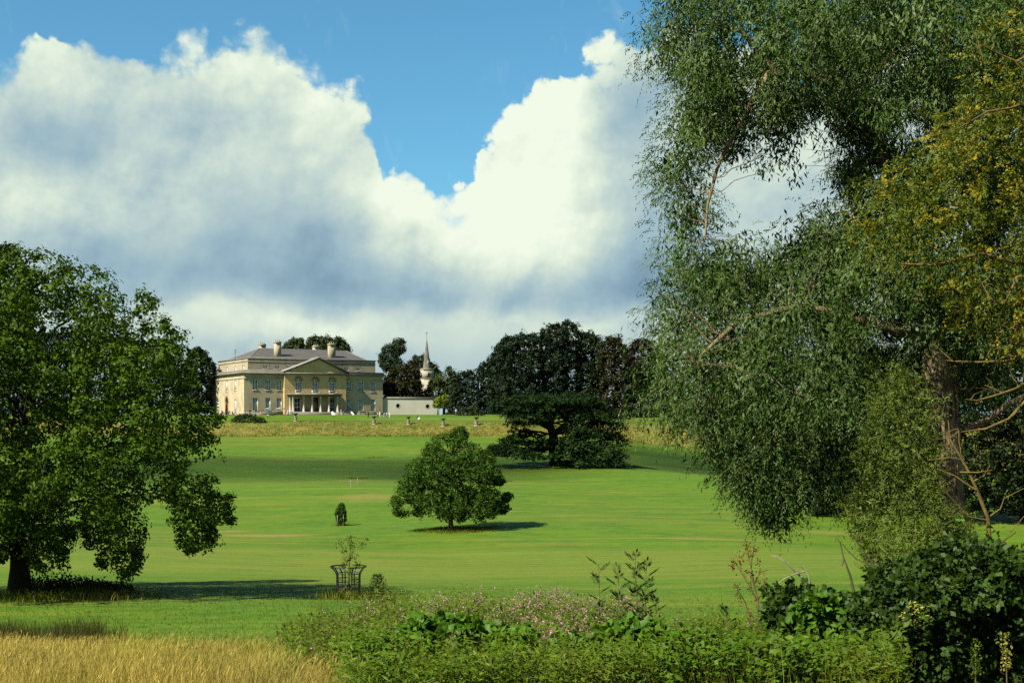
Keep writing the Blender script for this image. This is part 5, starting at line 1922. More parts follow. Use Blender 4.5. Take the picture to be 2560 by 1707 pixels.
def build_willow():
    Y = 30.0
    b = gpt(2375, Y)
    root = empty('willow_tree', tuple(b))
    tag(root, 'large silver-green willow with ridged trunk and hanging foliage filling the right of the view', 'tree')
    C, Rr = lobes_from(will_poly, Y, 16, 62, 3.4, [will_hole, will_hole2], layers=5, sep=.72, edge=.8)
    P, idx, d = clumps_on(C, Rr, 370, .45)
    P, idx, d = roughen(P, idx, d, Rr, .45, .6, 1.1)
    P, idx, d = thin_out(P, .10, idx, d)
    Dv = d * .9 + np.array([-.12, -.05, -.15]) + rng.normal(size=d.shape) * .4
    V, Q = sprays(P, Dv, 9, .34, .084, .0215, droop=.55, spread=.6)
    V = V - b
    obj('crown', np_mesh('crown', V, Q), L_will, root)
    P2, i2, d2 = clumps_on(C + np.array([.05, .7, -.05]), Rr * .8, 330, .15)
    P2, i2, d2 = thin_out(P2, .05, i2, d2)
    pxx = 1280 + P2[:, 0] / P2[:, 1] * F
    k = rng.uniform(size=len(P2)) < np.clip((pxx - 1600) / 200, .15, 1) * np.where(in_frame(P2, 0), 1, .4)
    V, Q2 = leaves_round(P2[k], d2[k], 6, .28, .15, .046, rnd=.8, droop=.9)
    o = obj('inner_foliage', np_mesh('inner_foliage', V - b, Q2), L_will, root)
    n1 = len(Q)
    boughs = []

    class BAcc(Acc):
        def tube(s, path, rad, sides=6, mi=0, cap=False):
            pp = np.asarray(path)
            if sides in (7, 10, 6) and len(pp) >= 4:
                tt = np.linspace(0, len(pp) - 1, 20)
                boughs.append(np.stack([np.interp(tt, np.arange(len(pp)), pp[:, a]) for a in range(3)], 1))
            Acc.tube(s, path, rad, sides, mi, cap)
    acc = BAcc()
    trunk = [b + np.array([0, 0, -.4]), at(2372, 1400, Y), at(2378, 1300, Y), at(2372, 1180, Y), at(2362, 1080, Y), at(2350, 980, Y), at(2335, 880, Y)]
    rr = [.42, .34, .28, .27, .29, .33, .27]
    acc.tube(jitter(trunk, .02), rr, 14)
    # two stems above the fork
    acc.tube(jitter([at(2350, 960, Y), at(2310, 800, Y), at(2290, 640, Y + .3), at(2330, 420, Y + .3), at(2360, 180, Y), at(2400, -200, Y)], .04), [.24, .20, .19, .17, .14, .08], 10)
    acc.tube(jitter([at(2360, 990, Y), at(2400, 830, Y + .4), at(2405, 700, Y + .6), at(2470, 500, Y + .8), at(2520, 250, Y + .8), at(2560, -200, Y)], .04), [.22, .18, .16, .13, .11, .06], 10)
    acc.tube(jitter([at(2405, 1075, Y), at(2470, 1050, Y - .2), at(2520, 1010, Y - .4), at(2620, 960, Y - .6)], .02), [.09, .075, .06, .04], 8)
    # bough that arches out to the left over the sky gap
    acc.tube(jitter([at(2290, 640, Y + .3), at(2200, 380, Y + .2), at(2110, 235, Y), at(2017, 188, Y), at(1920, 190, Y - .2), at(1840, 330, Y - .3), at(1790, 420, Y - .4), at(1772, 510, Y - .5), at(1762, 600, Y - .5)], .02),
             [.15, .12, .10, .085, .07, .05, .038, .03, .015], 7)
    acc.tube(jitter([at(1900, 230, Y - .2), at(1850, 270, Y), at(1790, 290, Y), at(1720, 360, Y)], .02), [.05, .04, .03, .015], 6)
    acc.tube(jitter([at(2320, 850, Y), at(2180, 800, Y - .5), at(2000, 760, Y - .5), at(1850, 800, Y - 1), at(1740, 900, Y - 1)], .04), [.13, .10, .08, .06, .03], 7)
    acc.tube(jitter([at(2345, 1000, Y), at(2200, 960, Y + .5), at(2020, 1000, Y + 1), at(1900, 1120, Y + 1)], .04), [.11, .09, .07, .03], 7)
    acc.tube(jitter([at(1950, 190, Y - .2), at(1850, 80, Y), at(1750, 60, Y), at(1650, 120, Y)], .03), [.07, .05, .04, .02], 6)
    tp = np.array([at(2350, 960, Y), at(2300, 700, Y), at(2330, 420, Y), at(2400, 0, Y), at(2100, 230, Y), at(1950, 190, Y), at(1840, 330, Y), at(2000, 760, Y), at(1850, 800, Y - 1), at(2020, 1000, Y + 1), at(2450, 600, Y + .6)])
    _bp = np.concatenate(boughs)
    lk = np.where(in_frame(C, 0))[0]
    limbs(acc, _bp, np.full(len(_bp), .09), C[lk], Rr[lk], .016, 0, sides=4, sag=.05)
    # bark ridges and dead sprouts on the trunk
    for k in range(46):
        a = rng.uniform(0, 2 * PI)
        i = rng.integers(1, 5)
        t0 = rng.uniform(0, 1)
        c0 = np.array(trunk[i]) * (1 - t0) + np.array(trunk[i + 1]) * t0
        r0 = rr[i] * (1 - t0) + rr[i + 1] * t0
        o = np.array([math.cos(a), math.sin(a), 0]) * r0 * .97
        ln = rng.uniform(.3, .9)
        acc.tube(jitter([c0 + o, c0 + o * 1.02 + [0, 0, ln * .5], c0 + o * 1.0 + [0, 0, ln]], .01), [.022, .03, .012], 5)
    me = acc.mesh('trunk', True)
    me.transform(Matrix.Translation(Vector(-b)))
    obj('trunk', me, M_bark_willow, root)
    return n1


N_will = build_willow()


def spray_bush(name, label, cat, poly, Y, base_px, leaf, stem_mat, depth, lobe, dens, n_leaf, length, L, W, droop=.3, group=None, layers=3, tpl='diamond', holes=(), stems=8, stem_r=.012, upb=.3, edge=.75, crown='foliage', spread=.7, gaps=.38, sep=.8, inner=0, inner_L=.11, inner_W=.08):
    b = gpt(base_px, Y)
    root = empty(name, tuple(b))
    tag(root, label, cat, group)
    C, Rr = lobes_from(poly, Y, lobe[0], lobe[1], depth, holes, layers, edge=edge, sep=sep)
    P, idx, d = clumps_on(C, Rr, dens, .4)
    P, idx, d = roughen(P, idx, d, Rr, gaps, .7)
    P, idx, d = thin_out(P, .25, idx, d)
    Dv = d + np.array([0, -.1, upb]) + rng.normal(size=d.shape) * .45
    V, Q = sprays(P, Dv, n_leaf, length, L, W, droop, spread, tpl)
    if inner:
        P2, i2, d2 = clumps_on(C + np.array([0, .25, -.03]), Rr * .8, inner, .1)
        P2, i2, d2 = thin_out(P2, .1, i2, d2)
        V2, Q2 = leaves_round(P2, d2, 5, .12, inner_L, inner_W, rnd=.9)
        V, Q = np.concatenate([V, V2]), (np.concatenate([Q, Q2 + len(V)]) if Q.shape[1] == Q2.shape[1] else Q)
    obj(crown, np_mesh(crown, V - b, Q), leaf, root)
    acc = Acc()
    for k in range(min(stems, len(C))):
        c = C[rng.integers(len(C))]
        s0 = b + np.array([rng.normal() * .15, rng.normal() * .15, -.1])
        acc.tube(jitter(bez(s0, s0 * .5 + c * .5 + np.array([0, 0, .3]), c, 7), .03), np.linspace(stem_r * 1.5, stem_r * .4, 7), 5)
    me = acc.mesh('stems', True)
    me.transform(Matrix.Translation(Vector(-b)))
    obj('stems', me, stem_mat, root)
    return root


spray_bush('sallow_bush', 'bright fine-leaved willow bush in front of the ridged willow trunk', 'bush',
           [(2150, 1350), (2120, 1270), (2165, 1200), (2140, 1120), (2195, 1050), (2180, 975), (2235, 940), (2250, 890), (2290, 960), (2345, 990), (2320, 1060), (2350, 1110), (2340, 1180), (2360, 1270), (2430, 1300), (2440, 1400), (2300, 1440), (2230, 1440), (2180, 1400)],
           28.0, 2260, L_bushw, M_bark_moss, 1.1, (10, 40), 260, 11, .32, .055, .016, .15, stems=4, inner=150, inner_L=.10, inner_W=.03, gaps=.44)


# ------------------------------------------------------------------ yellowing, lichen-covered tree at the right edge
def build_yellow():
    Y = 23.0
    b = gpt(2640, Y)
    root = empty('yellowing_tree', tuple(b))
    tag(root, 'yellowing tree with orange lichen on its crooked bare branches at the right edge', 'tree')
    poly = [(2560, 20), (2430, 60), (2400, 150), (2420, 260), (2330, 285), (2310, 345), (2260, 405), (2180, 440), (2110, 475), (2105, 560), (2130, 625), (2200, 700), (2330, 720), (2380, 790),
            (2480, 860), (2560, 900), (2800, 900), (2980, 500), (2850, 50), (2700, -150)]
    C, Rr = lobes_from(poly, Y, 12, 46, 1.9, (), layers=3, edge=.75)
    P, idx, d = clumps_on(C, Rr, 190, .4)
    P, idx, d = roughen(P, idx, d, Rr, .42, .7, 1.8)
    P, idx, d = thin_out(P, .3, idx, d)
    V, Q = sprays(P, d + rng.normal(size=d.shape) * .5, 9, .24, .060, .036, .25, .9, 'diamond')
    obj('crown', np_mesh('crown', V - b, Q), L_yel, root)
    acc = Acc()
    acc.tube(jitter([b + [0, 0, -.3], at(2660, 1300, Y), at(2650, 1000, Y), at(2680, 700, Y), at(2700, 300, Y), at(2690, -100, Y)], .04), [.16, .13, .12, .10, .07, .03], 10)
    B = [[(2660, 1010), (2580, 1000), (2520, 1050), (2470, 1080), (2405, 1078), (2396, 1068)],
         [(2660, 900), (2570, 880), (2520, 905), (2450, 910), (2390, 905), (2365, 900)],
         [(2650, 1040), (2555, 960), (2530, 975), (2490, 990), (2440, 1000), (2415, 998)],
         [(2690, 780), (2600, 760), (2520, 765), (2470, 755), (2420, 770), (2380, 765)],
         [(2690, 700), (2600, 690), (2545, 700), (2510, 770), (2470, 745), (2450, 700)],
         [(2690, 850), (2590, 870), (2530, 860), (2545, 800), (2570, 760), (2500, 730)],
         [(2690, 350), (2600, 250), (2520, 260), (2460, 280), (2410, 310), (2380, 300)],
         [(2690, 650), (2580, 660), (2450, 640), (2330, 660), (2240, 650), (2170, 650)],
         [(2690, 220), (2620, 120), (2540, 160), (2480, 120), (2450, 100), (2430, 80)]]
    for br in B:
        dz = rng.uniform(-1.2, .6)
        path = jitter([at(x, y, Y + dz * min(1, i * .4)) for i, (x, y) in enumerate(br)], .035)
        acc.tube(path, np.linspace(.032, .007, len(br)), 6)
        for k in range(7):
            i = rng.integers(1, len(br) - 1)
            p = path[i] * rng.uniform(.3, 1) + path[i + 1] * 0
            p = path[i] + (path[i + 1] - path[i]) * rng.uniform()
            q = p + np.array([rng.normal() * .28 - .12, rng.normal() * .15, rng.normal() * .25])
            acc.tube(jitter(bez(p, (p + q) / 2 + rng.normal(size=3) * .08, q, 5), .012), np.linspace(.010, .004, 5), 4)
    me = acc.mesh('trunk', True)
    me.transform(Matrix.Translation(Vector(-b)))
    obj('trunk', me, M_bark_lichen, root)


build_yellow()


# slim lichened sapling with bare twigs in front of the willow trunk
def build_bare_sapling():
    Y = 24.0
    b = gpt(2478, Y)
    root = empty('bare_sapling', tuple(b))
    tag(root, 'slim yellow-barked sapling with bare twigs leaning across the willow trunk', 'tree')
    acc = Acc()
    main = [b + [0, 0, -.2], at(2478, 1440, Y), at(2475, 1350, Y), at(2470, 1295, Y), at(2440, 1220, Y), at(2420, 1175, Y), at(2395, 1130, Y), at(2375, 1100, Y), at(2370, 1050, Y)]
    acc.tube(jitter(main, .01), [.05, .045, .04, .036, .03, .025, .02, .014, .008], 7)
    for br in ([(2475, 1290), (2500, 1270), (2510, 1245), (2560, 1220)], [(2430, 1205), (2460, 1190), (2475, 1165), (2468, 1140)], [(2410, 1150), (2370, 1145), (2320, 1150)],
               [(2440, 1225), (2390, 1190), (2340, 1170)], [(2470, 1300), (2420, 1290), (2350, 1215)], [(2400, 1180), (2440, 1180), (2480, 1175)], [(2478, 1360), (2500, 1365), (2560, 1290)],
               [(2478, 1345), (2490, 1365), (2500, 1360), (2540, 1330)], [(2425, 1290), (2425, 1330), (2420, 1360)]):
        acc.tube(jitter([at(x, y, Y + rng.normal() * .1) for x, y in br], .012), np.linspace(.016, .006, len(br)), 5)
    me = acc.mesh('trunk', True)
    me.transform(Matrix.Translation(Vector(-b)))
    obj('trunk', me, M_bark_lichen, root)
    P = np.array([at(x, y, Y - .1) for x, y in ((2400, 1310), (2392, 1306), (2488, 1330), (2478, 1326), (2500, 1385), (2470, 1400), (2520, 1395), (2440, 1385))])
    P = np.repeat(P, 4, 0) + rng.normal(size=(32, 3)) * .05
    V, Q = leaf_verts(P, rdir(32), norm(rdir(32) + [-.5, -.6, .8]), .09, .07, 'heart')
    obj('leaves', np_mesh('leaves', V - b, Q), L_bright, root)


build_bare_sapling()

# ------------------------------------------------------------------ bramble and shrubs, lower right
spray_bush('bramble_thicket', 'dark leafy bramble and elder thicket filling the lower right corner', 'bush',
           [(2181, 1470), (2220, 1440), (2236, 1422), (2285, 1410), (2349, 1396), (2382, 1372), (2390, 1350), (2420, 1345), (2440, 1380), (2478, 1390), (2530, 1400), (2560, 1400), (2800, 1400), (2900, 1720), (2160, 1740), (2123, 1640), (2139, 1571), (2155, 1506)],
           22.5, 2350, L_elder, M_bark_moss, 1.6, (18, 46), 300, 7, .22, .100, .070, .2, stems=26, tpl='diamond', gaps=.36, layers=5, sep=.62, inner=260, inner_L=.14, inner_W=.10, holes=[[(2440, 1560), (2500, 1550), (2560, 1590), (2540, 1640), (2440, 1630)]])
spray_bush('round_leaved_bush', 'small green bush with round leaves left of the bramble thicket', 'bush',
           [(1930, 1492), (1960, 1482), (2007, 1482), (2046, 1503), (2091, 1493), (2123, 1516), (2126, 1555), (2115, 1620), (2090, 1680), (1960, 1680), (1950, 1600), (1939, 1548)],
           24.0, 2030, L_elder, M_bark_moss, .8, (14, 32), 130, 6, .22, .110, .092, .2, stems=12, tpl='ovate', inner=150)
spray_bush('bindweed_mound', 'vivid green bindweed mound at the bottom centre, largest of the three', 'bindweed',
           [(975, 1660), (1000, 1595), (1060, 1560), (1130, 1556), (1190, 1580), (1240, 1600), (1290, 1575), (1335, 1610), (1365, 1680), (1350, 1760), (970, 1760)],
           21.5, 1170, L_bright, M_bark_moss, .9, (12, 30), 110, 6, .24, .125, .108, .25, stems=14, tpl='heart', gaps=.48, inner=120, group='bindweed mounds along the bottom')
spray_bush('bindweed_mound', 'vivid green bindweed mound right of the largest one, below the pink flowers', 'bindweed',
           [(1370, 1740), (1380, 1650), (1420, 1600), (1480, 1615), (1540, 1570), (1600, 1560), (1650, 1590), (1700, 1650), (1720, 1740)],
           21.0, 1530, L_bright, M_bark_moss, .8, (12, 28), 110, 6, .24, .120, .104, .25, stems=12, tpl='heart', gaps=.48, inner=120, group='bindweed mounds along the bottom')
spray_bush('bindweed_mound', 'bright green bindweed climbing on the round-leaved bush', 'bindweed',
           [(2000, 1520), (2040, 1500), (2090, 1510), (2110, 1550), (2095, 1590), (2050, 1580), (2030, 1560)],
           23.0, 2050, L_bright, M_bark_moss, .4, (10, 20), 90, 5, .18, .115, .10, .3, stems=5, tpl='heart', group='bindweed mounds along the bottom')
spray_bush('leafy_weed_clump', 'mid green leafy weeds at the bottom between bindweed and brambles', 'weeds',
           [(1700, 1740), (1690, 1640), (1740, 1590), (1800, 1570), (1880, 1580), (1940, 1600), (2000, 1640), (2130, 1650), (2150, 1740)],
           21.5, 1900, L_weed, M_bark_moss, .9, (14, 34), 120, 9, .24, .060, .022, .15, stems=16, upb=.8)
spray_bush('leafy_weed_clump', 'olive green leafy weeds at the bottom right of the pale grass', 'weeds',
           [(840, 1740), (860, 1670), (900, 1640), (960, 1630), (1000, 1660), (1010, 1740)],
           22.5, 930, L_weed, M_bark_moss, .6, (12, 26), 120, 9, .24, .060, .020, .15, stems=10, upb=.8)

# a few yellowed fern-like leaves in the brambles
P = np.array([at(x, y, 21.0) for x, y in ((2280, 1514), (2300, 1520), (2290, 1540), (2270, 1545), (2310, 1548), (2250, 1545), (2285, 1560))])
P = np.repeat(P, 12, 0) + rng.normal(size=(len(P) * 12, 3)) * np.array([.07, .05, .03])
V, Q = leaf_verts(P, norm(rdir(len(P)) * .6 + [.6, -.3, .2]), norm(rdir(len(P)) * .4 + [0, -.5, .9]), .10, .030)
b = gpt(2280, 21.0)
rt = empty('yellowed_bracken', tuple(b))
tag(rt, 'pale yellow fern-like fronds among the dark brambles', 'fern')
obj('fronds', np_mesh('fronds', V - b, Q), L_pale, rt)
acc = Acc()
for x, y in ((2280, 1514), (2300, 1530), (2255, 1545)):
    acc.tube(bez(np.zeros(3), (at(x, y, 21) - b) * .6 + [0, 0, .1], at(x, y, 21) - b, 6), np.linspace(.01, .004, 6), 4)
obj('stems', acc.mesh('stems'), M_bark_moss, rt)


# ------------------------------------------------------------------ willowherb thicket: stems, narrow leaves, pink flowers, fluff
def build_thicket():
    top = np.array([(560, 1660), (640, 1612), (700, 1565), (760, 1530), (850, 1502), (930, 1485), (1000, 1478), (1100, 1478), (1180, 1482), (1250, 1480), (1330, 1485), (1400, 1482), (1500, 1488), (1580, 1498), (1640, 1520),
                    (1750, 1540), (1850, 1536), (1950, 1545), (2100, 1560), (2250, 1600)], float)
    n = 7200
    px = rng.uniform(560, 2240, n)
    Y = 20.5 + 15.0 * rng.uniform(0, 1, n) ** .75
    x = (px - 1280) / F * Y
    z0 = gz(x, Y)
    ty = np.interp(px, top[:, 0], top[:, 1]) + (35.5 - Y) * 7.5
    clumpn = np.sin(px * .031) * 12 + np.sin(px * .083 + 1) * 8 + np.abs(rng.normal(size=n)) * 12 - 14
    zt = (HOR - (ty + clumpn)) / F * Y
    h = zt - z0
    k = (h > .35) & (h < 2.4) & (px > 560 + (35.5 - Y) * 6) & (vnoise(np.stack([x, Y, z0], 1), .8, 2.0) > .22)
    px, Y, x, z0, h = px[k], Y[k], x[k], z0[k], h[k]
    n = len(h)
    lean = rng.normal(size=(n, 2)) * .10
    base = np.stack([x, Y, z0], 1)
    tip = base + np.stack([lean[:, 0] * h, lean[:, 1] * h, h], 1)
    # stems
    acc_V, acc_Q = [], []
    tv = norm(tip - base)
    P = base
    V, Q = leaf_verts(P, tv, norm(np.stack([np.zeros(n), -np.ones(n), np.zeros(n)], 1)), h, .010)
    V2, Q2 = leaf_verts(P, tv, norm(np.stack([np.ones(n), np.zeros(n), np.zeros(n)], 1)), h, .010)
    root = obj('willowherb_thicket', np_mesh('willowherb_thicket', np.concatenate([V, V2]), np.concatenate([Q, Q2 + len(V)])), M_stem)
    tag(root, 'tall weedy thicket of pink-flowered willowherb across the foreground', 'wildflowers', kind='stuff')
    # leaves all along the upper two thirds
    m = 19
    t = np.clip(rng.uniform(.12, 1.0, (n, m)), 0, .98)
    X = base[:, None, :] + (tip - base)[:, None, :] * t[..., None]
    X = X.reshape(-1, 3)
    D = rdir(n * m)
    D[:, 2] = np.abs(D[:, 2]) * .5 - .05
    N = norm(np.array([-.3, -.3, 1.0]) + rdir(n * m) * .5)
    s = rng.uniform(.6, 1.3, n * m) * (1.2 - .5 * t.reshape(-1)) * np.repeat(rng.choice([.8, 1.0, 1.45], n), m)
    V, Q = leaf_verts(X, D, N, .135 * s, .036 * s)
    o = obj('leaves', np_mesh('leaves', V, Q), L_weed, root)
    o['kind'] = 'stuff'
    # flowers and fluff at the tips
    fz = (np.exp(-((px - 1430) / 230.0) ** 2) + .12 * np.exp(-((px - 1000) / 200.0) ** 2)) * (vnoise(base, 1.1) > .42)
    fl = rng.uniform(size=n) < np.clip(fz * .75, 0.015, .6)
    for nm, sel, mm, per, sz in (('flowers', fl, L_pink, 6, .036), ('seed_heads', (~fl) & (rng.uniform(size=n) < .14), L_fluff, 4, .034)):
        tb = tip[sel]
        hh = h[sel]
        dv = tv[sel]
        q = np.repeat(tb, per, 0) - np.repeat(dv, per, 0) * rng.uniform(0, .28, (len(tb) * per, 1)) + rng.normal(size=(len(tb) * per, 3)) * .045
        V, Q = leaf_verts(q, rdir(len(q)), norm(rdir(len(q)) + [-.4, -.6, .6]), sz * rng.uniform(.7, 1.4, len(q)), sz * .9)
        o = obj(nm, np_mesh(nm, V, Q), mm, root)
        o['kind'] = 'stuff'


M_stem = plain('weed_stem', (.10, .11, .035), (.16, .08, .04), 3, .9)
build_thicket()


# ------------------------------------------------------------------ grasses
def blades(P, h, w, lean, leaf, name, seg=2):
    """bent tapering blades, two quads each"""
    n = len(P)
    a = rng.uniform(0, 2 * PI, n)
    wd = np.stack([np.cos(a), np.sin(a), np.zeros(n)], 1)
    la = rng.uniform(0, 2 * PI, n)
    ld = np.stack([np.cos(la), np.sin(la), np.zeros(n)], 1) * lean[:, None]
    up = np.array([0, 0, 1.0])
    c1 = P + up * (h * .55)[:, None] + ld * (h * .30)[:, None]
    c2 = P + up * (h * (1 - .12 * lean))[:, None] + ld * h[:, None]
    W = (wd * w[:, None] * .5)
    if seg == 1:
        V = np.stack([P - W, P + W, c2 + W * .3, c2 - W * .3], 1).reshape(-1, 3)
        return V, (np.arange(n) * 4)[:, None] + np.array([[0, 1, 2, 3]]), c2
    V = np.stack([P - W, P + W, c1 + W * .8, c1 - W * .8, c2 + W * .15, c2 - W * .15], 1).reshape(-1, 3)
    b = (np.arange(n) * 6)[:, None]
    Q = np.stack([b + [0, 1, 2, 3], b + [3, 2, 4, 5]], 1).reshape(-1, 4)
    return V, Q, c2


def scatter(n, Y0, Y1, px0, px1, pw=1.0):
    Y = Y0 + (Y1 - Y0) * rng.uniform(0, 1, n) ** pw
    px = rng.uniform(px0, px1, n)
    x = (px - 1280) / F * Y
    return np.stack([x, Y, gz(x, Y)], 1), px


def build_meadow():
    n = 84000
    P, px = scatter(n, 18.5, 37.0, -150, 1000, .8)
    lim = np.interp(P[:, 1], [19, 26, 32, 37], [960, 840, 680, 600]) + rng.normal(size=n) * 40
    k = (px < lim + np.where(rng.uniform(size=n) < .22, rng.exponential(90, n), 0)) & (rng.uniform(size=n) < np.clip((38.2 - P[:, 1] + 3 * (vnoise(P, .5) - .5)) / 3.5, .05, 1))
    P, px = P[k], px[k]
    n = len(P)
    gust = .5 + .5 * np.sin(P[:, 0] * .9 + P[:, 1] * .6)
    h = rng.uniform(.38, .82, n) * (.80 + .30 * gust) * (.75 + .5 * vnoise(P, .5))
    V, Q, tip = blades(P, h, rng.uniform(.004, .009, n), rng.uniform(.1, .7, n), L_straw, '', 1)
    o = obj('meadow_grass', np_mesh('meadow_grass', V, Q), L_straw)
    tag(o, 'tall straw-yellow meadow grass in the lower left corner', 'grass', kind='stuff')
    # seed heads
    sel = rng.uniform(size=n) < .26
    q = tip[sel]
    V, Q = leaf_verts(q - np.array([0, 0, .04]), norm(rdir(len(q)) * .5 + [.3, 0, 1.0]), rdir(len(q)), rng.uniform(.07, .15, len(q)), rng.uniform(.007, .014, len(q)))
    s = obj('seed_heads', np_mesh('seed_heads', V, Q), L_straw, o)
    s['kind'] = 'stuff'
    # green blades among the straw
    P, px = scatter(16000, 20, 39.5, -100, 1050, .8)
    h = rng.uniform(.25, .6, len(P))
    V, Q, _ = blades(P, h, rng.uniform(.006, .012, len(P)), rng.uniform(.1, .6, len(P)), L_grass, '', 1)
    s = obj('green_blades', np_mesh('green_blades', V, Q), L_grass, o)
    s['kind'] = 'stuff'


build_meadow()


def build_rough():
    # uncut grass round the oak and the tree guard
    Ps = []
    P, px = scatter(16000, 59, 77, -150, 520, 1.0)
    keep = rng.uniform(size=len(P)) < np.exp(-((P[:, 1] - 69.5 + np.sin(px * .03) * .8) / 3.2) ** 2) * np.clip((430 - px) / 260, 0, 1) * (.3 + 1.2 * vnoise(P, .6))
    Ps.append(P[keep])
    n = 1500
    xg = (871 - 1280) / F * 68.5
    x, y = xg + .35 + rng.normal(size=n) * .85, 68.4 + rng.normal(size=n) * .8
    Ps.append(np.stack([x, y, gz(x, y)], 1))
    n = 5000
    a = rng.uniform(0, 2 * PI, n)
    r = rng.uniform(0, 1, n) ** .7 * rng.uniform(.75, 1.12, n)
    cx = (1127 - 1280) / F * 140
    x, y = cx + .6 + 4.4 * r * np.cos(a), 139.6 + 4.4 * r * np.sin(a)
    Ps.append(np.stack([x, y, gz(x, y)], 1))
    for px, Y, s in ((940, 285, 2.2), (892, 222, 1.5), (852, 151, .8), (1262, 216, 1.2), (1580, 259, 2.2), (1370, 248, 8)):
        x0 = (px - 1280) / F * Y
        x, y = x0 + rng.normal(size=500) * s * .5, Y + rng.normal(size=500) * .7
        Ps.append(np.stack([x, y, gz(x, y)], 1))
    P = np.concatenate(Ps)
    n = len(P)
    h = rng.uniform(.12, .62, n) * (.4 + .9 * vnoise(P, .7)) * np.where(P[:, 1] > 120, .5, 1.0)
    V, Q, _ = blades(P, h, rng.uniform(.012, .03, n) * (1 + .006 * P[:, 1]), rng.uniform(.1, .6, n), L_grass, '')
    o = obj('rough_grass', np_mesh('rough_grass', V, Q), L_bank)
    tag(o, 'uncut tussocky grass around the trees on the lawn', 'grass', kind='stuff')
    # rushes, dark, behind the yellow meadow on the left
    P, px = scatter(12000, 38.5, 44.0, -150, 330, 1.0)
    k = rng.uniform(size=len(P)) < np.clip(1.15 - np.abs(px - 110) / 240, 0, 1) * (.75 + .25 * np.sin(px * .03 + 1))
    P = P[k]
    h = rng.uniform(.4, 1.0, len(P)) * (.45 + .8 * vnoise(P, .6))
    V, Q, _ = blades(P, h, rng.uniform(.012, .022, len(P)), rng.uniform(.05, .35, len(P)), L_rush, '')
    o = obj('rush_bed', np_mesh('rush_bed', V, Q), L_rush)
    tag(o, 'dark brown-green rushes behind the yellow meadow at the left', 'rushes', kind='stuff')
    # rank grass on the bank below the terrace: straw on the slope, greener towards its top
    P, px = scatter(36000, 343.2, 362, 380, 1900, 1.0)
    n = len(P)
    h = rng.uniform(.12, .75, n) * (.25 + 1.0 * vnoise(P, .35))
    h *= np.clip((363 - P[:, 1]) / 11, .12, 1) * .62
    up_ = (P[:, 1] + (vnoise(P, .18) - .5) * 11) > 352.5
    for nm, sel, lf, lb in (('bank_grass', ~up_, L_bank, 'rank straw-coloured grass on the bank below the house terrace'), ('bank_top_grass', up_, L_grass, 'greener grass along the top of the bank and the terrace edge')):
        V, Q, _ = blades(P[sel], h[sel], rng.uniform(.08, .18, sel.sum()), rng.uniform(.2, .9, sel.sum()), lf, '', 1)
        o = obj(nm, np_mesh(nm, V, Q), lf)
        tag(o, lb, 'grass', kind='stuff')
    # short lawn blades near enough to catch the light
    P, px = scatter(45000, 38, 84, -100, 2650, 1.2)
    n = len(P)
    h = rng.uniform(.04, .11, n) * np.clip((92 - P[:, 1]) / 25, .2, 1)
    V, Q, _ = blades(P, h, rng.uniform(.012, .022, n) * (.6 + .012 * P[:, 1]), rng.uniform(.2, .9, n), L_lawn, '', 1)
    o = obj('lawn_grass', np_mesh('lawn_grass', V, Q), L_lawn)
    tag(o, 'short mown grass blades across the near lawn', 'grass', kind='stuff')
    # weeds in the shade under the oak
    P, px = scatter(900, 69.5, 74.5, 40, 330, 1.0)
    h = rng.uniform(.3, 1.1, len(P)) * np.exp(-((px - 130) / 160) ** 2)
    X = np.repeat(P, 8, 0) + np.array([0, 0, 1]) * (np.repeat(h, 8) * rng.uniform(.2, 1, len(P) * 8))[:, None] + rng.normal(size=(len(P) * 8, 3)) * .08
    V, Q = leaf_verts(X, norm(rdir(len(X)) + [0, 0, .5]), norm(rdir(len(X)) * .7 + [0, 0, 1]), .16, .09)
    o = obj('nettle_patch', np_mesh('nettle_patch', V, Q), L_shrub)
    tag(o, 'dark nettles in the shade at the foot of the oak', 'nettles', kind='stuff')


build_rough()


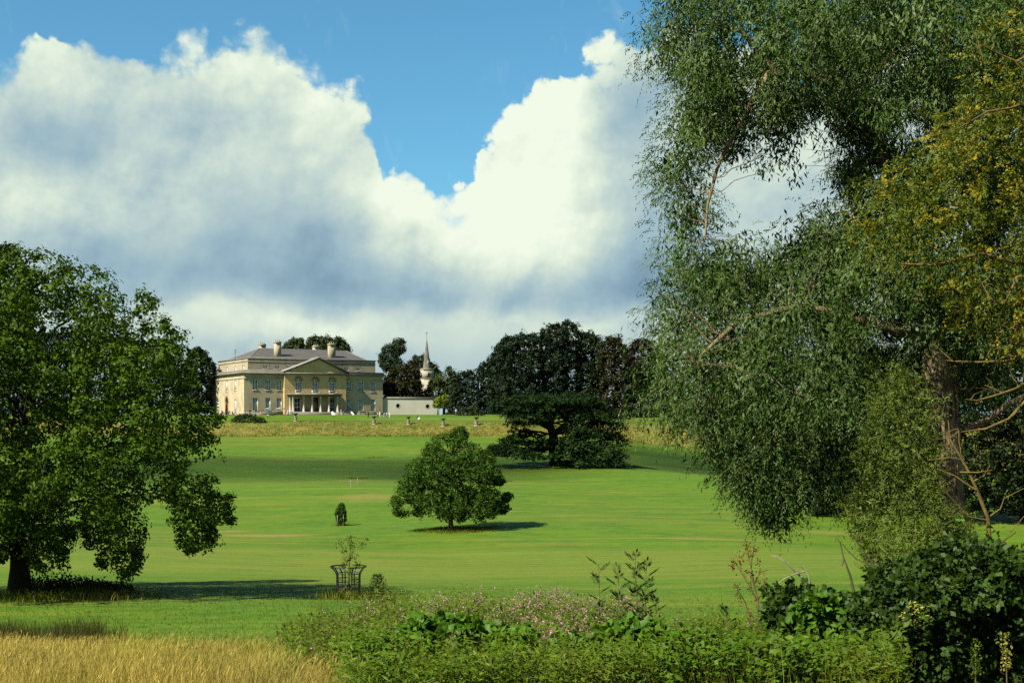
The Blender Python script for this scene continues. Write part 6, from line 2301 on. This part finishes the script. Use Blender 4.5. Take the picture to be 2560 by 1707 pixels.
# ------------------------------------------------------------------ iron tree guard and its sapling
def build_guard():
    Y = 68.5
    b = gpt(871, Y)
    root = empty('tree_guard', tuple(b))
    tag(root, 'black iron tree guard flaring outward at the top around a young tree', 'tree guard')
    H = (HOR - 1415) / F * Y - b[2]
    s = Y / F
    r0, r1 = 30 * s, 45 * s

    def rad(t): return r0 + (r1 - r0) * max(0, (t - .70) / .30) ** 2
    for k in range(8):
        a = 2 * PI * (k + .5) / 8
        acc = Acc()
        ts = list(np.linspace(0, .6, 4)) + list(np.linspace(.70, 1, 6))
        acc.tube([(rad(t) * math.cos(a), rad(t) * math.sin(a), t * H - (.1 if t == 0 else 0)) for t in ts], .034, 5)
        acc.build('upright', M_iron, root)
    for t in (.06, .20, .34, .48, .62, .78, .995):
        acc = Acc()
        r = rad(t)
        acc.tube([(r * math.cos(a), r * math.sin(a), t * H) for a in np.linspace(0, 2 * PI, 25)], .022 if t < .99 else .034, 5)
        acc.build('hoop', M_iron, root)
    acc = Acc()
    for k in range(16):
        a = 2 * PI * k / 16
        acc.tube([(rad(t) * math.cos(a), rad(t) * math.sin(a), t * H) for t in (0, .3, .62)], .008, 4)
    acc.build('wire_mesh', M_iron, root)['kind'] = 'stuff'
    # young tree inside
    b2 = gpt(874, Y)
    rt = empty('young_tree', tuple(b2))
    tag(rt, 'young leafy tree growing out of the iron tree guard', 'tree')
    S = [(871, 1342, 7), (880, 1362, 10), (862, 1372, 10), (846, 1360, 9), (905, 1360, 9), (916, 1351, 7), (884, 1388, 11), (866, 1398, 11), (892, 1406, 10), (874, 1424, 11), (858, 1412, 8), (884, 1450, 9), (868, 1468, 8), (880, 1378, 8), (872, 1355, 7)]
    C = np.array([at(x, y, Y + rng.normal() * .25) for x, y, r in S])
    Rr = np.array([r / F * Y for x, y, r in S])
    P, idx, d = clumps_on(C, Rr, 300, .3)
    V, Q = leaves_round(P, d, 4, .12, .11, .06, 'diamond', rnd=.6)
    obj('crown', np_mesh('crown', V - b2, Q), leafy('young_leaves', (.075, .115, .010), (.13, .165, .016), None, trans=.3), rt)
    acc = Acc()
    tp = np.array([np.zeros(3) + [0, 0, -.1], at(872, 1450, Y) - b2, at(874, 1400, Y) - b2, at(878, 1340, Y) - b2])
    acc.tube(tp, [.035, .03, .02, .008], 6)
    for c in C:
        j = np.argmin(np.linalg.norm(tp - (c - b2), axis=1))
        acc.tube(bez(tp[j], (tp[j] + c - b2) / 2 + [0, 0, .05], c - b2, 4), [.012, .01, .008, .004], 4)
    acc.build('trunk', M_bark, rt)


build_guard()


def build_saplings():
    # small fir right of the guard
    Y = 62.0
    b = gpt(944, Y)
    rt = empty('young_fir', tuple(b))
    tag(rt, 'small tiered fir seedling just right of the iron tree guard', 'tree')
    H = (HOR - 1434) / F * Y - b[2]
    acc = Acc()
    acc.tube([(0, 0, -.1), (0.02, 0, H * .5), (0, 0, H)], [.03, .02, .006], 5)
    X, D = [], []
    for k in range(9):
        z = H * (.12 + .85 * k / 8.5)
        ln = .55 * (1 - k / 10) + .06
        for j in range(6):
            a = j * PI / 3 + k * .7
            e = np.array([math.cos(a) * ln, math.sin(a) * ln, z + ln * .35])
            acc.tube([(0, 0, z), e * [.5, .5, 1] - [0, 0, ln * .15], e], [.010, .007, .004], 4)
            for t in np.linspace(.2, 1, 12):
                X.append(np.array([0, 0, z]) * (1 - t) + e * t)
                D.append(e - [0, 0, z])
    obj('trunk', acc.mesh('trunk'), M_bark, rt)
    X, D = np.array(X), np.array(D)
    D = norm(D) + rdir(len(D)) * .8
    V, Q = leaf_verts(X, D, norm(rdir(len(X)) * .6 + [0, 0, 1]), .16, .05)
    obj('foliage', np_mesh('foliage', V, Q), L_ash, rt)
    # sapling in a wire cage up the lawn
    Y = 150.0
    b = gpt(852, Y)
    rt = empty('caged_sapling', tuple(b))
    tag(rt, 'small dark sapling far up the lawn left of the lone tree', 'tree')
    poly = [(855, 1258), (862, 1275), (864, 1300), (858, 1304), (844, 1302), (840, 1280), (846, 1265)]
    C, Rr = lobes_from(poly, Y, 3, 8, .35, (), 3)
    P, idx, d = clumps_on(C, Rr, 60, .3)
    V, Q = leaves_round(P, d, 10, .15, .16, .10)
    obj('crown', np_mesh('crown', V - b, Q), L_lone, rt)
    acc = Acc()
    acc.tube([(0, 0, -.1), (.03, 0, 1.2), (0, 0, 2)], [.04, .03, .01], 5)
    obj('trunk', acc.mesh('trunk'), M_bark, rt)
    ck = empty('sapling_cage', tuple(b))
    tag(ck, 'wire mesh cage on wooden stakes around the small dark sapling', 'cage')
    for k in range(4):
        a = PI / 4 + k * PI / 2
        acc = Acc()
        acc.box(.46 * math.cos(a) - .03, .46 * math.sin(a) - .03, -.2, .46 * math.cos(a) + .03, .46 * math.sin(a) + .03, 1.25)
        acc.build('stake', M_bark_dead, ck)
    acc = Acc()
    for k in range(20):
        a = 2 * PI * k / 20
        acc.tube([(.45 * math.cos(a), .45 * math.sin(a), 0), (.45 * math.cos(a), .45 * math.sin(a), 1.2)], .006, 3)
    for z in np.linspace(.1, 1.2, 7):
        acc.tube([(.45 * math.cos(a), .45 * math.sin(a), z) for a in np.linspace(0, 2 * PI, 13)], .006, 3)
    w = acc.build('wire_mesh', M_iron, ck)
    w['kind'] = 'stuff'
    # marker posts on the lawn
    for px, py, Y, hgt, lb in ((877.5, 1224, 196, 1.0, 'pale wooden stake, left of a pair on the lawn above the caged sapling'), (893.5, 1216, 204, 1.0, 'pale wooden stake, right of a pair on the lawn above the caged sapling')):
        p = gpt(px, Y)
        acc = Acc()
        acc.lathe([(.05, -.2), (.05, hgt), (0, hgt + .06)], 6)
        o = acc.build('wooden_stake', M_bark_dead)
        o.location = tuple(p)
        tag(o, lb, 'stake', 'stakes on the lawn')

    # ash saplings standing up out of the thicket
    Y = 28.0
    specs = [(1497, 1408, 1500, 'ash sapling with drooping leaves, leftmost of the group above the pink flowers', 5),
             (1545, 1436, 1552, 'shorter ash sapling between the leftmost and the tallest one', 6),
             (1588, 1393, 1592, 'tallest ash sapling above the pink-flowered thicket', 8),
             (1616, 1420, 1608, 'bushy ash sapling immediately right of the tallest one', 8),
             (1640, 1494, 1634, 'small ash sapling at the right foot of the taller ones', 4),
             (1820, 1528, 1812, 'low ash sapling with few leaves left of the brown dock stalks', 4)]
    for tx, ty, bx, lb, nf in specs:
        b = gpt(bx, Y)
        rt = empty('ash_sapling', tuple(b))
        tag(rt, lb, 'sapling', 'ash saplings in the foreground thicket')
        tip = at(tx, ty, Y) - b
        acc = Acc()
        path = jitter(np.linspace([0, 0, -.1], tip, 7), .015)
        acc.tube(path, np.linspace(.014, .005, 7), 5)
        X, D, N = [], [], []
        for k in range(nf * 2):
            t = .45 + .55 * (k + .5) / (nf * 2)
            p = path[0] * (1 - t) + path[-1] * t
            a = k * 2.4 + rng.uniform(-.4, .4)
            ln = rng.uniform(.20, .30)
            dv = norm(np.array([math.cos(a), math.sin(a) * .6, .55 + .5 * t]))
            side = norm(np.cross(dv, [0, 0, 1.0]))
            q = p + dv * ln
            acc.tube([p, (p + q) / 2 + [0, 0, .02], q - [0, 0, .05]], [.005, .004, .002], 3)
            for j in range(5):
                for sg in (-1, 1):
                    r = p + dv * ln * (.3 + .16 * j) - np.array([0, 0, .05 * ((.3 + .16 * j) ** 2)])
                    X.append(r); D.append(dv * .6 + side * sg); N.append(np.array([0, -.2, 1]) + rng.normal(size=3) * .3)
            X.append(q - [0, 0, .05]); D.append(dv); N.append(np.array([0, -.2, 1.]))
        obj('stem', acc.mesh('stem'), M_stem, rt)
        V, Q = leaf_verts(np.array(X), np.array(D), norm(np.array(N)), .125, .046)
        obj('leaves', np_mesh('leaves', V, Q), L_ash, rt)

    # dead dock with rusty seed heads
    Y = 26.0
    b = gpt(1895, Y)
    rt = empty('dock_plant', tuple(b))
    tag(rt, 'dead dock plant with rust-brown seed clusters on bare stalks', 'plant')
    acc = Acc()
    stalks = [[(1895, 1620), (1893, 1500), (1880, 1430), (1872, 1390), (1866, 1352)], [(1893, 1500), (1870, 1460), (1845, 1420), (1832, 1395)], [(1890, 1480), (1878, 1440), (1880, 1400), (1886, 1362)],
              [(1880, 1560), (1860, 1500), (1845, 1480), (1838, 1460)], [(1895, 1500), (1905, 1475), (1912, 1445)], [(1885, 1460), (1900, 1430), (1920, 1422), (1970, 1423)], [(1880, 1430), (1855, 1425), (1848, 1400)]]
    X = []
    for st in stalks:
        path = jitter([at(x, y, Y + rng.normal() * .05) - b for x, y in st], .01)
        acc.tube(path, np.linspace(.012, .006, len(st)), 5)
    for px, py in ((1866, 1352), (1866, 1368), (1870, 1380), (1886, 1365), (1884, 1380), (1832, 1400), (1828, 1412), (1848, 1396), (1856, 1400), (1838, 1462), (1842, 1480), (1850, 1495), (1912, 1450), (1911, 1465), (1895, 1455),
                   (1876, 1435), (1874, 1465), (1900, 1425), (1894, 1400), (1875, 1530), (1880, 1550), (1892, 1565), (1835, 1420), (1862, 1430), (1887, 1500)):
        c = at(px, py, Y) - b
        X.append(c + rng.normal(size=(16, 3)) * np.array([.030, .03, .055]))
    X = np.concatenate(X)
    obj('stalks', acc.mesh('stalks'), plain('dock_stalk', (.16, .085, .045), None, 4, .9), rt)
    V, Q = leaf_verts(X, norm(rdir(len(X)) + [0, 0, -.5]), rdir(len(X)), .05, .030)
    obj('seed_heads', np_mesh('seed_heads', V, Q), L_dead, rt)['kind'] = 'stuff'
    # dead branches sticking up
    for nm, lb, mm, Y, brs in (
            ('dead_branch', 'bleached forked dead branch leaning left above the round-leaved bush', M_bark_dead, 25.0,
             [[(2050, 1540), (2040, 1500), (2025, 1460), (1990, 1430), (1965, 1405), (1945, 1392), (1927, 1387)], [(2025, 1462), (2020, 1440), (2012, 1425), (2002, 1417), (1990, 1420)], [(2012, 1428), (1990, 1432), (1960, 1450), (1930, 1470)], [(2030, 1470), (2005, 1470), (1985, 1485), (1978, 1500)]]),
            ('dead_branch', 'dark mossy dead stem standing upright between the bushes', M_bark_moss, 25.5,
             [[(2148, 1560), (2140, 1500), (2126, 1440), (2110, 1390), (2100, 1355), (2089, 1344)], [(2110, 1395), (2106, 1410), (2104, 1412)], [(2130, 1450), (2128, 1465), (2140, 1480)]]),
            ('dead_branch', 'thin curved bare shoot right of the mossy dead stem', M_bark_moss, 26.0,
             [[(2195, 1480), (2193, 1440), (2180, 1405), (2160, 1380), (2140, 1350), (2128, 1338)], [(2193, 1445), (2170, 1410), (2140, 1395), (2115, 1370), (2105, 1358)], [(2185, 1440), (2175, 1425), (2170, 1410)]])):
        b = gpt(brs[0][0][0], Y)
        acc = Acc()
        acc.tube([np.array([0, 0, -.1]), at(*brs[0][0], Y) - b], [.035, .03], 6)
        for i, br in enumerate(brs):
            acc.tube(jitter([at(x, y, Y + rng.normal() * .04) - b for x, y in br], .008), np.linspace(.030 if i == 0 else .014, .006, len(br)), 6)
        o = acc.build(nm, mm)
        o.location = tuple(b)
        tag(o, lb, 'branch', 'dead branches above the thicket')
    # tall dead stalks at the bottom right
    Y = 21.0
    for px, py, bx, mm, lb in ((2512, 1585, 2520, L_weed, 'tall seeding dock spike at the bottom right corner'), (2440, 1605, 2438, L_weed, 'shorter green seed spike left of the tall one at bottom right')):
        b = gpt(bx, Y)
        rt = empty('seed_spike', tuple(b))
        tag(rt, lb, 'plant')
        tip = at(px, py, Y) - b
        acc = Acc(); acc.tube([np.array([0, 0, -.1]), tip * .5, tip], [.012, .010, .006], 5)
        obj('stalk', acc.mesh('stalk'), M_stem, rt)
        t = rng.uniform(.45, 1, 160)
        X = tip[None] * t[:, None] + rng.normal(size=(160, 3)) * .035
        V, Q = leaf_verts(X, norm(rdir(160) + [0, 0, .6]), rdir(160), .05, .025)
        obj('seed_heads', np_mesh('seed_heads', V, Q), L_pale if px > 2500 else mm, rt)['kind'] = 'stuff'


build_saplings()


def build_ground_weeds():
    n = 6000
    P, px = scatter(n, 17.5, 25.0, 860, 2250, 1.0)
    k = vnoise(P, .9) > .36
    P, px = P[k], px[k]
    h = rng.uniform(.35, 1.05, len(P)) * (.6 + .7 * vnoise(P, 1.3, 4.0))
    m = 22
    t = rng.uniform(.1, 1.0, (len(P), m))
    X = P[:, None, :] + np.stack([rng.normal(size=t.shape) * .09, rng.normal(size=t.shape) * .09, t * h[:, None]], -1)
    X = X.reshape(-1, 3)
    D = rdir(len(X)) * [1, 1, .5]
    N = norm(rdir(len(X)) * .55 + [-.3, -.4, 1.0])
    s = rng.uniform(.6, 1.3, len(X))
    broad = vnoise(X, .8, 7.0) > .5
    root = None
    for nm, sel, lf, L, W, tp in (('weed_cover', broad, L_leafy, .115, .062, 'diamond'), ('narrow_leaves', ~broad, L_weed, .13, .028, 'diamond')):
        V, Q = leaf_verts(X[sel], D[sel], N[sel], L * s[sel], W * s[sel], tp)
        o = obj(nm, np_mesh(nm, V, Q), lf, root)
        o['kind'] = 'stuff'
        if root is None:
            tag(o, 'low mixed green weeds filling the bottom of the view', 'weeds')
            root = o
    P2, px2 = scatter(5500, 17.5, 26.0, 900, 2250, 1.0)
    V, Q, _ = blades(P2, rng.uniform(.4, 1.1, len(P2)), rng.uniform(.005, .010, len(P2)), rng.uniform(.1, .6, len(P2)), L_bank, '')
    o = obj('grass_stalks', np_mesh('grass_stalks', V, Q), L_bank, root)
    o['kind'] = 'stuff'


L_leafy = leafy('nettle_leaves', (.048, .125, .005), (.105, .195, .010), (.085, .130, .010), trans=.28, clump=1.2)
build_ground_weeds()
